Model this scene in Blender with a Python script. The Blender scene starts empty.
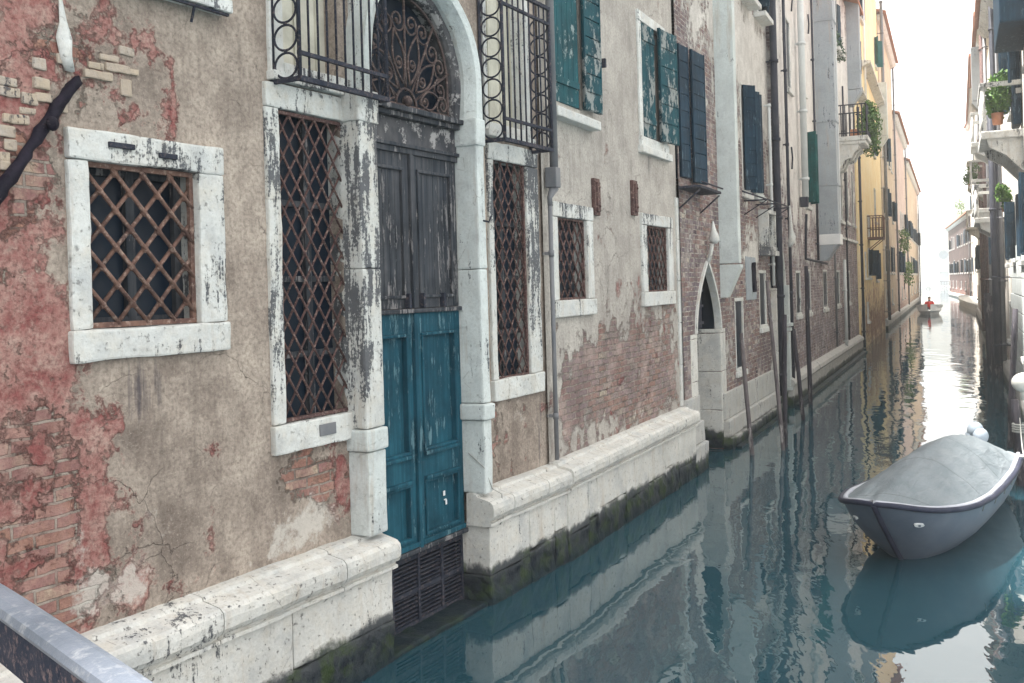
import bpy, bmesh, math, random
from mathutils import Vector, Matrix, noise as mn
random.seed(7)
R = math.radians
sc = bpy.context.scene
COL = sc.collection
# ------------------------------------------------------------------ camera
H = 2.7
cam = bpy.data.cameras.new('camera'); camo = bpy.data.objects.new('camera', cam); COL.objects.link(camo)
cam.sensor_width = 36; cam.lens = 36*1000/1024; cam.clip_start = .05; cam.clip_end = 3000
cam.shift_x = 0; cam.shift_y = -(341.5-288)/1024
cr, sr = math.cos(.028), math.sin(.028)
camo.matrix_world = Matrix(((cr, sr, 0, 0), (0, 0, -1, 0), (-sr, cr, 0, H), (0, 0, 0, 1)))
sc.camera = camo
sc.render.resolution_x = 1024; sc.render.resolution_y = 683
# ------------------------------------------------------------------ light
SUN_EL, SUN_AZ = R(68), R(-66)          # azimuth from +Y clockwise (towards +X): high, behind right
w = bpy.data.worlds.new('World'); sc.world = w; w.use_nodes = True
wn = w.node_tree; wn.nodes.clear()
sky = wn.nodes.new('ShaderNodeTexSky'); sky.sky_type = 'NISHITA'; sky.sun_disc = False
sky.sun_elevation = SUN_EL; sky.sun_rotation = SUN_AZ; sky.dust_density = 3
wmix = wn.nodes.new('ShaderNodeMix'); wmix.data_type = 'RGBA'; wmix.inputs[0].default_value = .86
wmix.inputs[7].default_value = (6.2, 6.1, 5.75, 1)     # veil of bright overcast cloud
bg = wn.nodes.new('ShaderNodeBackground'); bg.inputs[1].default_value = .1
wo = wn.nodes.new('ShaderNodeOutputWorld')
wn.links.new(sky.outputs[0], wmix.inputs[6]); wn.links.new(wmix.outputs[2], bg.inputs[0]); wn.links.new(bg.outputs[0], wo.inputs[0])
sl = bpy.data.lights.new('sun', 'SUN'); sl.energy = 5; sl.angle = R(4); sl.color = (1, .95, .88)
so = bpy.data.objects.new('sun', sl); COL.objects.link(so)
sd = Vector((math.sin(SUN_AZ)*math.cos(SUN_EL), math.cos(SUN_AZ)*math.cos(SUN_EL), math.sin(SUN_EL)))
so.rotation_euler = sd.to_track_quat('Z', 'Y').to_euler()
sc.view_settings.view_transform = 'Standard'; sc.view_settings.look = 'None'
sc.view_settings.exposure = 2.05; sc.view_settings.gamma = 1
sc.cycles.max_bounces = 8; sc.cycles.volume_bounces = 1

# ------------------------------------------------------------------ node helpers
class NT:
    def __init__(s, name):
        s.m = bpy.data.materials.new(name); s.m.use_nodes = True; s.t = s.m.node_tree; s.t.nodes.clear()
    def n(s, typ, props=None, **inp):
        nd = s.t.nodes.new(typ)
        for k, v in (props or {}).items(): setattr(nd, k, v)
        for k, v in inp.items():
            key = int(k[1:]) if k[0] == '_' and k[1:].isdigit() else k.replace('_', ' ')
            s.set(nd.inputs[key], v)
        return nd
    def set(s, sock, v):
        if isinstance(v, bpy.types.NodeSocket): s.t.links.new(v, sock)
        elif isinstance(v, tuple) and len(v) == 3 and sock.type == 'RGBA': sock.default_value = (*v, 1)
        else: sock.default_value = v
    def math(s, op, a, b=0., c=None, clamp=False):
        nd = s.n('ShaderNodeMath', dict(operation=op, use_clamp=clamp)); s.set(nd.inputs[0], a); s.set(nd.inputs[1], b)
        if c is not None: s.set(nd.inputs[2], c)
        return nd.outputs[0]
    def mix(s, f, a, b, blend='MIX'):
        nd = s.n('ShaderNodeMix', dict(data_type='RGBA', blend_type=blend)); s.set(nd.inputs[0], f); s.set(nd.inputs[6], a); s.set(nd.inputs[7], b)
        return nd.outputs[2]
    def step(s, v, lo, hi, a=0., b=1., smooth=False):
        nd = s.n('ShaderNodeMapRange', dict(clamp=True, interpolation_type='SMOOTHSTEP' if smooth else 'LINEAR'))
        for i, x in enumerate((v, lo, hi, a, b)): s.set(nd.inputs[i], x)
        return nd.outputs[0]
    def co(s, sx=1, sy=1, sz=1, off=(0, 0, 0)):
        tc = s.n('ShaderNodeTexCoord'); mp = s.n('ShaderNodeMapping'); s.t.links.new(tc.outputs['Object'], mp.inputs[0])
        mp.inputs['Scale'].default_value = (sx, sy, sz); mp.inputs['Location'].default_value = off
        return mp.outputs[0]
    def noise(s, co, scale=1, detail=5, rough=.5, dist=0):
        return s.n('ShaderNodeTexNoise', None, Vector=co, Scale=float(scale), Detail=float(detail), Roughness=float(rough), Distortion=float(dist)).outputs[0]
    def attr(s, name):
        nd = s.n('ShaderNodeAttribute'); nd.attribute_name = name; return nd.outputs['Fac']
    def ramp(s, v, stops):
        nd = s.n('ShaderNodeValToRGB'); s.set(nd.inputs[0], v); e = nd.color_ramp.elements
        while len(e) < len(stops): e.new(.5)
        for i, (p, c) in enumerate(stops): e[i].position = p; e[i].color = (*c, 1)
        return nd.outputs[0]
    def posz(s):
        g = s.n('ShaderNodeNewGeometry'); x = s.n('ShaderNodeSeparateXYZ'); s.t.links.new(g.outputs['Position'], x.inputs[0]); return x.outputs[2]
    def out(s, col, rough=.8, bump=None, dist=.01, strength=1., metal=0., spec=.3, **kw):
        p = s.n('ShaderNodeBsdfPrincipled'); s.set(p.inputs['Base Color'], col); s.set(p.inputs['Roughness'], rough); s.set(p.inputs['Metallic'], metal)
        s.set(p.inputs['Specular IOR Level'], spec)
        for k, v in kw.items(): s.set(p.inputs[k.replace('_', ' ')], v)
        if bump is not None:
            b = s.n('ShaderNodeBump'); b.inputs['Distance'].default_value = dist; b.inputs['Strength'].default_value = strength
            s.t.links.new(bump, b.inputs['Height']); s.t.links.new(b.outputs[0], p.inputs['Normal'])
        o = s.n('ShaderNodeOutputMaterial'); s.t.links.new(p.outputs[0], o.inputs[0]); return s.m

def wall_mat(name, plaster, red=(.255, .092, .088), pink=(.44, .28, .245), bricks=None, mortar=(.36, .32, .28), edge=1., bumpd=.03, algae=False, soft=0.):
    """plaster coat over an old red coat over bricks; where each shows comes from the wall's own attributes"""
    bricks = bricks or [(.24, .11, .095), (.42, .24, .18), (.60, .48, .36), (.36, .19, .18)]
    s = NT(name); c = s.co()
    big = s.noise(c, 1.4, 9, .62); mid = s.noise(c, 5.5, 12, .68); fine = s.noise(c, 34, 8, .65); low = s.noise(s.co(off=(7, 3, 1)), .75, 6, .6)
    e = s.math('MULTIPLY_ADD', s.math('SUBTRACT', big, .5), 1.5*edge, s.math('MULTIPLY', s.math('SUBTRACT', mid, .5), 1.5*edge))
    mid2 = s.noise(s.co(off=(3, 9, 5)), 4.2, 12, .7); big2 = s.noise(s.co(off=(13, 9, 5)), 1.2, 8, .6)
    e2 = s.math('MULTIPLY_ADD', s.math('SUBTRACT', big2, .5), 1.5*edge, s.math('MULTIPLY', s.math('SUBTRACT', mid2, .5), 1.9*edge))
    bv = s.math('ADD', s.attr('brick'), e); bm_ = s.step(bv, .47-soft, .53+soft)
    rv = s.math('ADD', s.attr('red'), e2); rm = s.step(rv, .43-soft, .57+soft)
    # plaster colour
    pc = s.ramp(s.math('ADD', low, s.math('MULTIPLY', s.math('SUBTRACT', mid, .5), .35)), [(.36, plaster[0]), (.5, plaster[1]), (.64, plaster[2])])
    mm = s.noise(s.co(off=(1, 4, 2)), 3.1, 12, .72)
    pc = s.mix(s.step(mm, .40, .60, .0, .9), s.mix(.55, pc, plaster[0]), s.mix(.5, pc, plaster[2]))
    pc = s.mix(s.step(fine, .36, .56, .55, 0), pc, tuple(x*.8 for x in plaster[0])); pc = s.mix(s.step(s.noise(s.co(off=(6, 2, 9)), 55, 4, .7), .56, .68, 0, .5), pc, plaster[2])
    vs = s.noise(s.co(5, 5, .55), 1.6, 10, .7)                       # long vertical runs of dirt
    pc = s.mix(s.step(vs, .5, .72, 0, .45), pc, tuple(x*.52 for x in plaster[0]))
    # dark pits and scars
    pit = s.step(s.noise(s.co(off=(5, 5, 5)), 12, 10, .75), .66, .74)
    pc = s.mix(s.math('MULTIPLY', pit, .5), pc, tuple(x*.45 for x in plaster[0]))
    # cracks
    wc = s.n('ShaderNodeVectorMath', dict(operation='MULTIPLY_ADD')); s.set(wc.inputs[0], s.n('ShaderNodeTexNoise', None, Vector=c, Scale=3.5, Detail=8.).outputs[1]); wc.inputs[1].default_value = (.35, .35, .35); s.set(wc.inputs[2], c)
    vo = s.n('ShaderNodeTexVoronoi', dict(feature='DISTANCE_TO_EDGE'), Vector=wc.outputs[0], Scale=1.6)
    crack = s.math('MULTIPLY', s.step(vo.outputs['Distance'], .0, .0035, 1, 0), s.step(big2, .46, .58))
    # red coat
    rc = s.mix(s.step(mid, .38, .62), red, pink)
    rc = s.mix(s.step(s.noise(s.co(off=(2, 2, 8)), 9, 9, .7), .5, .68, 0, .8), rc, tuple((a+b)*.5 for a, b in zip(pink, plaster[2])))
    rc = s.mix(s.step(fine, .36, .54, .6, 0), rc, tuple(x*.45 for x in red)); rc = s.mix(s.step(s.noise(s.co(off=(16, 2, 9)), 15, 8, .75), .56, .66, 0, .5), rc, tuple(x*.96 for x in plaster[1]))
    # bricks
    wv = s.n('ShaderNodeVectorMath', dict(operation='MULTIPLY_ADD')); s.set(wv.inputs[0], s.n('ShaderNodeTexNoise', None, Vector=c, Scale=6., Detail=3.).outputs[1]); wv.inputs[1].default_value = (.035, .0, .03); s.set(wv.inputs[2], c)
    sp = s.n('ShaderNodeSeparateXYZ'); s.set(sp.inputs[0], wv.outputs[0])
    cb = s.n('ShaderNodeCombineXYZ'); s.set(cb.inputs[0], sp.outputs[0]); s.set(cb.inputs[1], sp.outputs[2])
    bt = s.n('ShaderNodeTexBrick', dict(offset=.5), Vector=cb.outputs[0], Color1=(0, 0, 0), Color2=(1, 1, 1), Mortar=(.5, .5, .5), Scale=1., Mortar_Size=.009, Mortar_Smooth=.35, Bias=0., Brick_Width=.24, Row_Height=.07)
    per = s.math('ADD', s.math('MULTIPLY', bt.outputs[0], .62), s.math('MULTIPLY', s.math('SUBTRACT', mid2, .5), 1.5)); per = s.math('ADD', per, .18)
    bc = s.ramp(per, [(.05, bricks[0]), (.35, bricks[1]), (.62, bricks[3]), (.9, bricks[2])])
    bc = s.mix(s.step(fine, .3, .65, .5, 0), bc, (.09, .05, .05))
    bc = s.mix(s.step(big2, .40, .55, .6, 0), bc, tuple(x*.55 for x in bricks[3])); mort = s.step(bt.outputs[1], .3, .9)
    bc = s.mix(s.math('MULTIPLY', mort, .85), bc, s.mix(s.step(mid, .42, .6), tuple(x*.28 for x in mortar), mortar))
    bc = s.mix(s.step(s.noise(s.co(off=(9, 1, 1)), 2.2, 10, .7), .52, .66, 0, .7), bc, pink)     # lime bloom over brick
    col = s.mix(rm, pc, rc); col = s.mix(bm_, col, bc)
    # torn plaster rim: undercut shade painted as a thin dark line outside each patch
    rim = s.math('MULTIPLY', s.step(bv, .40, .47), s.step(bv, .47, .50, 1, 0)); col = s.mix(s.math('MULTIPLY', rim, .35 if soft == 0 else .12), col, tuple(x*.4 for x in plaster[0]))
    rim2 = s.math('MULTIPLY', s.step(rv, .42, .46), s.step(rv, .46, .48, 1, 0)); col = s.mix(s.math('MULTIPLY', rim2, .25), col, plaster[2])
    # pale salts, black streaks
    pal = s.step(s.math('ADD', s.attr('pale'), s.math('MULTIPLY', s.math('SUBTRACT', mid2, .5), 1.8)), .42, .6)
    col = s.mix(s.math('MULTIPLY', pal, .75), col, (.56, .53, .49))
    st = s.noise(s.co(11, 11, .8, (4, 0, 2)), 1.5, 9, .65)
    sm = s.step(s.math('ADD', s.attr('stain'), s.math('MULTIPLY', s.math('SUBTRACT', st, .5), 2.4)), .38, .75)
    col = s.mix(s.math('MULTIPLY', sm, .8), col, (.055, .05, .065))
    col = s.mix(s.math('MULTIPLY', crack, .7), col, (.07, .055, .06))
    if algae:
        al = s.step(s.math('ADD', s.posz(), s.math('MULTIPLY', s.math('SUBTRACT', mid, .5), -.9)), .25, .5, 1, 0); col = s.mix(s.math('MULTIPLY', al, .9), col, (.03, .04, .045))
    # relief
    h = s.math('MULTIPLY', s.math('SUBTRACT', 1., s.step(bv, .44, .53)), .8)
    h = s.math('ADD', h, s.math('MULTIPLY', s.math('SUBTRACT', 1., s.step(rv, .44, .5)), .3))
    h = s.math('ADD', h, s.math('MULTIPLY', s.math('MULTIPLY', s.step(bt.outputs[1], 0., .7), bm_), -.6))
    h = s.math('ADD', h, s.math('MULTIPLY', s.math('MULTIPLY', bt.outputs[0], bm_), .25))
    h = s.math('ADD', h, s.math('MULTIPLY', fine, .34)); h = s.math('ADD', h, s.math('MULTIPLY', s.math('MAXIMUM', rm, bm_), s.math('MULTIPLY', mid2, 1.3))); h = s.math('ADD', h, s.math('MULTIPLY', mid, .8)); h = s.math('SUBTRACT', h, s.math('MULTIPLY', crack, .4)); h = s.math('SUBTRACT', h, s.math('MULTIPLY', pit, .25))
    return s.out(col, .93, h, bumpd, .9, spec=.12)

def stone_mat(name, base=(.68, .695, .685), soot=.5, warm=.3, algae=False, alz=.32, fleck=.5):
    s = NT(name); c = s.co()
    a = s.noise(c, 1.7, 10, .65); b = s.noise(c, 7, 12, .7); f = s.noise(c, 42, 8, .7); d = s.noise(s.co(9, 9, 1.1, (3, 1, 0)), 1.5, 12, .78)
    col = s.mix(s.step(a, .35, .65), tuple(x*.80 for x in base), base)
    col = s.mix(s.step(b, .45, .7, 0, warm), col, (.50, .40, .27)); col = s.mix(s.step(s.noise(s.co(6, 6, .6, (2, 7, 7)), 1.2, 9, .7), .55, .68, 0, .55), col, (.40, .33, .26)); col = s.mix(s.step(s.noise(s.co(off=(22, 7, 7)), 2.6, 10, .7), .52, .66, 0, .5), col, (.34, .36, .38))
    col = s.mix(s.step(f, .35, .55, .28, 0), col, tuple(x*.5 for x in base))
    m = s.math('ADD', s.math('MULTIPLY', s.math('SUBTRACT', f, .5), 1.5), s.math('MULTIPLY', s.math('SUBTRACT', a, .5), 2.2))
    m = s.math('ADD', m, s.math('MULTIPLY', s.math('SUBTRACT', d, .5), 3.0))
    m = s.math('ADD', m, s.attr('stain'))
    mask = s.step(m, .50-.56*soot, .64-.56*soot)
    col = s.mix(s.math('MULTIPLY', mask, .86), col, (.035, .04, .056))
    fl = s.step(s.noise(s.co(off=(4, 4, 4)), 26, 6, .7), .60, .66); col = s.mix(s.math('MULTIPLY', fl, fleck), col, (.16, .15, .15))
    vo = s.n('ShaderNodeTexVoronoi', dict(feature='DISTANCE_TO_EDGE'), Vector=c, Scale=.9)
    cr_ = s.math('MULTIPLY', s.step(vo.outputs['Distance'], 0, .004, 1, 0), s.step(b, .5, .6)); col = s.mix(s.math('MULTIPLY', cr_, .6), col, (.1, .09, .09))
    h = s.math('ADD', s.math('MULTIPLY', f, .5), s.math('MULTIPLY', b, .8)); h = s.math('SUBTRACT', h, s.math('MULTIPLY', fl, .35)); h = s.math('SUBTRACT', h, s.math('MULTIPLY', mask, .2))
    rough = .85
    if algae:
        z = s.math('ADD', s.posz(), s.math('MULTIPLY', s.math('SUBTRACT', a, .5), -.3)); z = s.math('ADD', z, s.math('MULTIPLY', s.math('SUBTRACT', b, .5), -.18))
        k = s.step(z, alz-.03, alz+.03, 1, 0)
        dk = s.mix(s.step(b, .42, .62), (.010, .016, .024), (.05, .058, .066)); dk = s.mix(s.step(z, alz-.14, alz-.02, 0, .6), dk, (.13, .135, .14))
        gr = s.step(s.noise(s.co(off=(8, 2, 2)), 3.3, 9, .7), .48, .60); dk = s.mix(s.math('MULTIPLY', gr, .7), dk, (.045, .07, .022))
        wet = s.step(z, .0, .12, 1, 0); dk = s.mix(s.math('MULTIPLY', wet, .85), dk, (.010, .022, .030))
        col = s.mix(k, col, dk); h = s.math('ADD', h, s.math('MULTIPLY', s.math('MULTIPLY', b, k), 2.2)); rough = s.step(k, 0, 1, .85, .5)
    return s.out(col, rough, h, .014, .8, spec=.12)

def metal_mat(name, a, b, c3, scale=9, rough=.75):
    s = NT(name); n1 = s.noise(s.co(), scale, 10, .7); n2 = s.noise(s.co(off=(3, 3, 3)), scale*4, 6, .7)
    col = s.mix(s.step(n1, .38, .62), a, b); col = s.mix(s.step(n2, .52, .66, 0, .8), col, c3)
    return s.out(col, rough, n2, .003, .7, metal=.0, spec=.15)

def wood_mat(name, a, b, worn, wear=.5, sx=14, sz=.7, rough=.7):
    s = NT(name); g = s.noise(s.co(sx, sx, sz), 1.6, 9, .62, .4); n1 = s.noise(s.co(off=(2, 5, 1)), 2.3, 9, .65); n2 = s.noise(s.co(sx*.7, sx*.7, sz*2, (1, 1, 9)), 2.2, 12, .75)
    col = s.mix(s.step(g, .35, .65), a, b); col = s.mix(s.step(n1, .38, .62, 0, .7), col, tuple(x*.5 for x in a))
    m = s.math('ADD', n2, s.math('MULTIPLY', s.math('SUBTRACT', n1, .5), .5)); m = s.step(m, .66-.24*wear, .70-.24*wear)
    col = s.mix(s.math('MULTIPLY', m, .85), col, worn)
    h = s.math('SUBTRACT', s.math('MULTIPLY', g, .7), s.math('MULTIPLY', m, .3))
    return s.out(col, rough, h, .006, .8, spec=.14)

def plain_mat(name, a, b, scale=4, rough=.6, bump=.003, **kw):
    s = NT(name); n1 = s.noise(s.co(), scale, 9, .65); n2 = s.noise(s.co(), scale*9, 5, .6)
    return s.out(s.mix(s.step(n1, .33, .67), a, b), rough, s.math('ADD', n1, s.math('MULTIPLY', n2, .3)), bump, .6, **kw)

def leaf_mat(name, a, b):
    s = NT(name); oi = s.n('ShaderNodeNewGeometry'); col = s.mix(oi.outputs['Random Per Island'], a, b)
    return s.out(col, .6, spec=.3)

def water_mat():
    s = NT('canal water')
    c = s.co(1, 1, 1)
    a = s.noise(s.co(1, .62, 1), .95, 2, .45, .5); b = s.noise(s.co(1, .5, 1, (4, 4, 0)), 3.4, 3, .5, .3); d = s.noise(s.co(off=(9, 2, 0)), .33, 3, .5)
    cl = s.noise(s.co(1, .8, 1, (9, 9, 9)), 11, 2, .5)
    h = s.math('ADD', s.math('MULTIPLY', a, .8), s.math('MULTIPLY', b, s.step(d, .4, .65, .08, .26)))
    h = s.math('ADD', h, s.math('MULTIPLY', cl, .012))
    col = s.mix(s.step(d, .35, .65), (.014, .052, .072), (.022, .066, .086))
    return s.out(col, .012, h, .045, .42, spec=.5, IOR=1.95)

M = {}
M['plaster_near'] = wall_mat('mottled grey beige plaster peeling to red', [(.17, .138, .120), (.325, .27, .232), (.51, .44, .378)])
M['plaster_far'] = wall_mat('pale plaster peeling to brick', [(.31, .285, .265), (.42, .39, .36), (.54, .51, .47)], pink=(.45, .34, .31), bricks=[(.26, .15, .14), (.34, .22, .18), (.46, .40, .32), (.31, .24, .25)], edge=1.25, soft=.05)
M['brick_old'] = wall_mat('old brown brick with plaster remnants', [(.42, .40, .38), (.56, .54, .51), (.70, .68, .65)], red=(.28, .15, .13), pink=(.38, .33, .32), bricks=[(.07, .06, .08), (.32, .21, .18), (.62, .55, .46), (.20, .17, .20)], mortar=(.52, .48, .44), edge=.9)
M['brick_pale'] = wall_mat('greyish brick wall with worn plaster', [(.50, .48, .47), (.64, .62, .60), (.74, .72, .69)], red=(.30, .2, .19), pink=(.44, .39, .38), bricks=[(.09, .08, .10), (.33, .25, .24), (.62, .58, .53), (.25, .22, .26)], mortar=(.55, .52, .5), edge=.8)
M['yellow'] = wall_mat('yellow ochre render over brick', [(.84, .64, .33), (.90, .74, .44), (.92, .82, .60)], red=(.45, .2, .13), pink=(.55, .42, .32), bricks=[(.34, .17, .12), (.5, .28, .19), (.64, .50, .38), (.46, .30, .24)], edge=.7)
M['ochre'] = wall_mat('brownish ochre render', [(.46, .36, .27), (.58, .48, .36), (.68, .60, .48)], edge=.7)
M['brown'] = wall_mat('dark brown red render', [(.05, .038, .04), (.09, .065, .062), (.15, .11, .10)])
M['cream'] = wall_mat('cream white render', [(.62, .58, .53), (.72, .69, .63), (.80, .77, .72)], red=(.5, .33, .28), pink=(.62, .52, .47), edge=.5)
M['rose'] = wall_mat('faded rose render', [(.48, .36, .32), (.60, .48, .42), (.70, .60, .54)], edge=.7)
M['stone'] = stone_mat('white stone lightly sooty', soot=.22)
M['stone_soot'] = stone_mat('white stone streaked with soot', soot=.80, base=(.68, .695, .68))
M['stone_half'] = stone_mat('white stone patched with soot', soot=.52)
M['stone_pil'] = stone_mat('smooth white pilaster stone', base=(.64, .69, .69), soot=.2, warm=.08, fleck=.2)
M['plinth'] = stone_mat('plinth stone with algae at the water', base=(.66, .655, .63), soot=.1, warm=.25, algae=True, alz=.34, fleck=.85)
M['plinth_low'] = stone_mat('weathered plinth with algae band', base=(.50, .50, .49), soot=.3, warm=.2, algae=True, alz=.2)
M['flue'] = stone_mat('smooth pale render', base=(.60, .65, .65), soot=.02, warm=.05, fleck=.08)
M['flue_grey'] = stone_mat('grey blue render', base=(.36, .40, .44), soot=.08, warm=.03, fleck=.1)
M['rust'] = metal_mat('rusty iron', (.085, .05, .045), (.19, .11, .085), (.36, .27, .23))
M['rust_red'] = metal_mat('red brown rusty iron', (.055, .034, .036), (.12, .068, .062), (.30, .22, .19))
M['iron_brown'] = metal_mat('brown wrought iron', (.045, .035, .038), (.10, .07, .065), (.22, .17, .15))
M['iron'] = metal_mat('dark wrought iron', (.014, .020, .034), (.036, .040, .056), (.13, .10, .10))
M['teal_door'] = wood_mat('teal painted door wood', (.006, .055, .088), (.02, .105, .15), (.12, .22, .26), .34)
M['dark_door'] = wood_mat('weathered dark grey door wood', (.024, .032, .044), (.085, .088, .098), (.24, .23, .235), .4)
M['transom'] = wood_mat('stained transom board', (.045, .05, .062), (.135, .132, .138), (.36, .35, .35), .45, 5, 1.5)
M['shutter'] = wood_mat('peeling teal shutter paint', (.006, .06, .078), (.014, .10, .12), (.30, .35, .35), .36, 7, 1.6)
M['shutter_worn'] = wood_mat('badly peeled teal shutter paint', (.004, .045, .065), (.01, .08, .10), (.27, .285, .28), .60, 5, 1.2)
M['navy'] = wood_mat('dark blue shutter paint', (.006, .026, .050), (.014, .046, .078), (.08, .13, .17), .34)
M['green_far'] = wood_mat('blue green shutter paint', (.01, .09, .09), (.02, .13, .13), (.06, .2, .2), .3)
M['glass'] = plain_mat('dark window glass', (.004, .010, .020), (.010, .020, .036), 1.2, .3, spec=.12)
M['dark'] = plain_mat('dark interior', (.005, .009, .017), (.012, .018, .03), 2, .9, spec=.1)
M['cream_panel'] = wood_mat('cream painted panel', (.56, .54, .46), (.64, .62, .54), (.4, .36, .3), .1)
M['pipe_white'] = plain_mat('pale painted pipe', (.50, .53, .54), (.60, .63, .63), 3, .55)
M['pipe_grey'] = plain_mat('grey metal pipe', (.12, .13, .15), (.2, .2, .21), 3, .5)
M['pipe_dark'] = plain_mat('dark metal pipe', (.022, .027, .042), (.05, .052, .066), 3, .6, spec=.15)
M['pole'] = wood_mat('wet dark mooring wood', (.03, .03, .042), (.075, .066, .075), (.16, .145, .15), .35, 9, .6)
M['pole_grey'] = wood_mat('weathered grey mooring wood', (.10, .09, .10), (.2, .17, .17), (.32, .3, .3), .35, 9, .6)
M['rubble'] = stone_mat('cream rubble stone', base=(.46, .39, .33), soot=.35, warm=.6)
M['beam'] = wood_mat('charred dark wood', (.006, .006, .014), (.02, .016, .028), (.10, .07, .08), .25, 22, 22)
M['roof'] = plain_mat('terracotta roof tiles', (.30, .13, .08), (.42, .22, .15), 6, .9, .03)
M['water'] = water_mat()
M['silt'] = plain_mat('canal bed silt', (.05, .06, .05), (.08, .08, .07), 1, .9)
s = NT('grey boat cover canvas'); n1 = s.noise(s.co(), 2.2, 10, .65); n2 = s.noise(s.co(1.2, 4, 4), 2.5, 9, .6, .8); n3 = s.noise(s.co(off=(4, 4, 4)), 38, 6, .7)
cc = s.mix(s.step(n1, .36, .64), (.15, .18, .20), (.205, .232, .255)); cc = s.mix(s.step(n2, .48, .70, 0, .4), cc, (.26, .285, .305)); cc = s.mix(s.step(n3, .56, .68, 0, .4), cc, (.12, .14, .15))
sx = s.n('ShaderNodeSeparateXYZ'); s.set(sx.inputs[0], s.co()); sm_ = s.step(s.math('ABSOLUTE', s.math('SUBTRACT', s.math('FRACT', s.math('MULTIPLY', sx.outputs[0], 1.05)), .5)), 0, .012, 1, 0)
cc = s.mix(s.math('MULTIPLY', sm_, .5), cc, (.09, .11, .12)); M['tarp'] = s.out(cc, .65, s.math('ADD', s.math('MULTIPLY', n2, 1.), s.math('ADD', s.math('MULTIPLY', n3, .12), s.math('MULTIPLY', sm_, .4))), .03, .8)
M['hull'] = plain_mat('slate grey boat paint', (.085, .11, .155), (.125, .15, .19), 3, .42)
M['rail_purple'] = plain_mat('dark violet rubbing strip', (.014, .017, .036), (.034, .038, .062), 5, .5, spec=.15)
M['gunwale'] = plain_mat('pale lavender grey gunwale paint', (.34, .355, .42), (.45, .465, .51), 6, .5)
M['white_paint'] = plain_mat('white paint', (.66, .68, .70), (.76, .77, .77), 4, .45)
M['cap_blue'] = plain_mat('pale blue canvas', (.27, .33, .39), (.36, .41, .47), 4, .6)
M['rope'] = plain_mat('pale rope', (.26, .27, .26), (.38, .38, .36), 30, .9)
M['ball'] = plain_mat('pale fender plastic', (.52, .52, .49), (.62, .62, .58), 3, .5)
M['leaf'] = leaf_mat('leaves', (.035, .10, .02), (.13, .24, .05))
M['leaf_dark'] = leaf_mat('dark leaves', (.02, .06, .03), (.06, .13, .06))
M['red_cloth'] = plain_mat('red jacket cloth', (.5, .03, .03), (.6, .05, .04), 8, .8)
M['skin'] = plain_mat('skin', (.45, .27, .2), (.5, .3, .22), 8, .6)
M['dark_cloth'] = plain_mat('dark trousers cloth', (.03, .035, .05), (.05, .05, .07), 8, .8)
M['hair'] = plain_mat('dark hair', (.02, .015, .012), (.04, .03, .02), 20, .7)
M['rail_top'] = metal_mat('pale grey rail top', (.17, .20, .25), (.24, .27, .33), (.40, .42, .46), 9, .3)  # top of the rail, coloured paler than the web below
M['rail_side'] = metal_mat('rusting dark rail paint', (.02, .03, .055), (.045, .05, .075), (.26, .19, .19), 22, .6)
M['terracotta'] = plain_mat('terracotta', (.38, .16, .09), (.46, .22, .13), 6, .8)
M['paving'] = stone_mat('bridge paving stone', base=(.42, .41, .39), soot=.2)

# ------------------------------------------------------------------ geometry helpers
WM = {}
class Frame:                       # facade frame: x along the wall, y into the wall, z up
    def __init__(s, o, d, e=0.):
        n = math.hypot(*d); dx, dy = d[0]/n, d[1]/n
        s.m = Matrix(((dx, -dy, 0, o[0]+dy*e), (dy, dx, 0, o[1]-dx*e), (0, 0, 1, 0), (0, 0, 0, 1)))
def thing(name, label, cat, m=Matrix(), group=None):
    o = bpy.data.objects.new(name, None); COL.objects.link(o); o.matrix_world = m; WM[o] = m.copy(); o.empty_display_size = .3
    o['label'] = label; o['category'] = cat
    if group: o['group'] = group
    return o
def tag(o, label=None, cat=None, group=None, kind=None):
    for k, v in (('label', label), ('category', cat), ('group', group), ('kind', kind)):
        if v: o[k] = v
    return o
def obj(name, bm, mat, parent=None, m=None, smooth=False, label=None, attrs=None):
    me = bpy.data.meshes.new(name); bm.normal_update(); bm.to_mesh(me); bm.free()
    mats = mat if isinstance(mat, (list, tuple)) else [mat]
    for k in mats: me.materials.append(M[k])
    if smooth:
        for p in me.polygons: p.use_smooth = True
    if attrs:
        for k, f in attrs.items():
            a = me.attributes.new(k, 'FLOAT', 'POINT')
            for i, v in enumerate(me.vertices): a.data[i].value = f(v.co.x, v.co.z)
    o = bpy.data.objects.new(name, me); COL.objects.link(o)
    if m is None: m = WM[parent] if parent is not None else Matrix()
    WM[o] = m.copy()
    if parent is not None: o.parent = parent; o.matrix_local = WM[parent].inverted() @ m
    else: o.matrix_world = m
    if label: o['label'] = label
    return o
def BM(): return bmesh.new()
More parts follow.
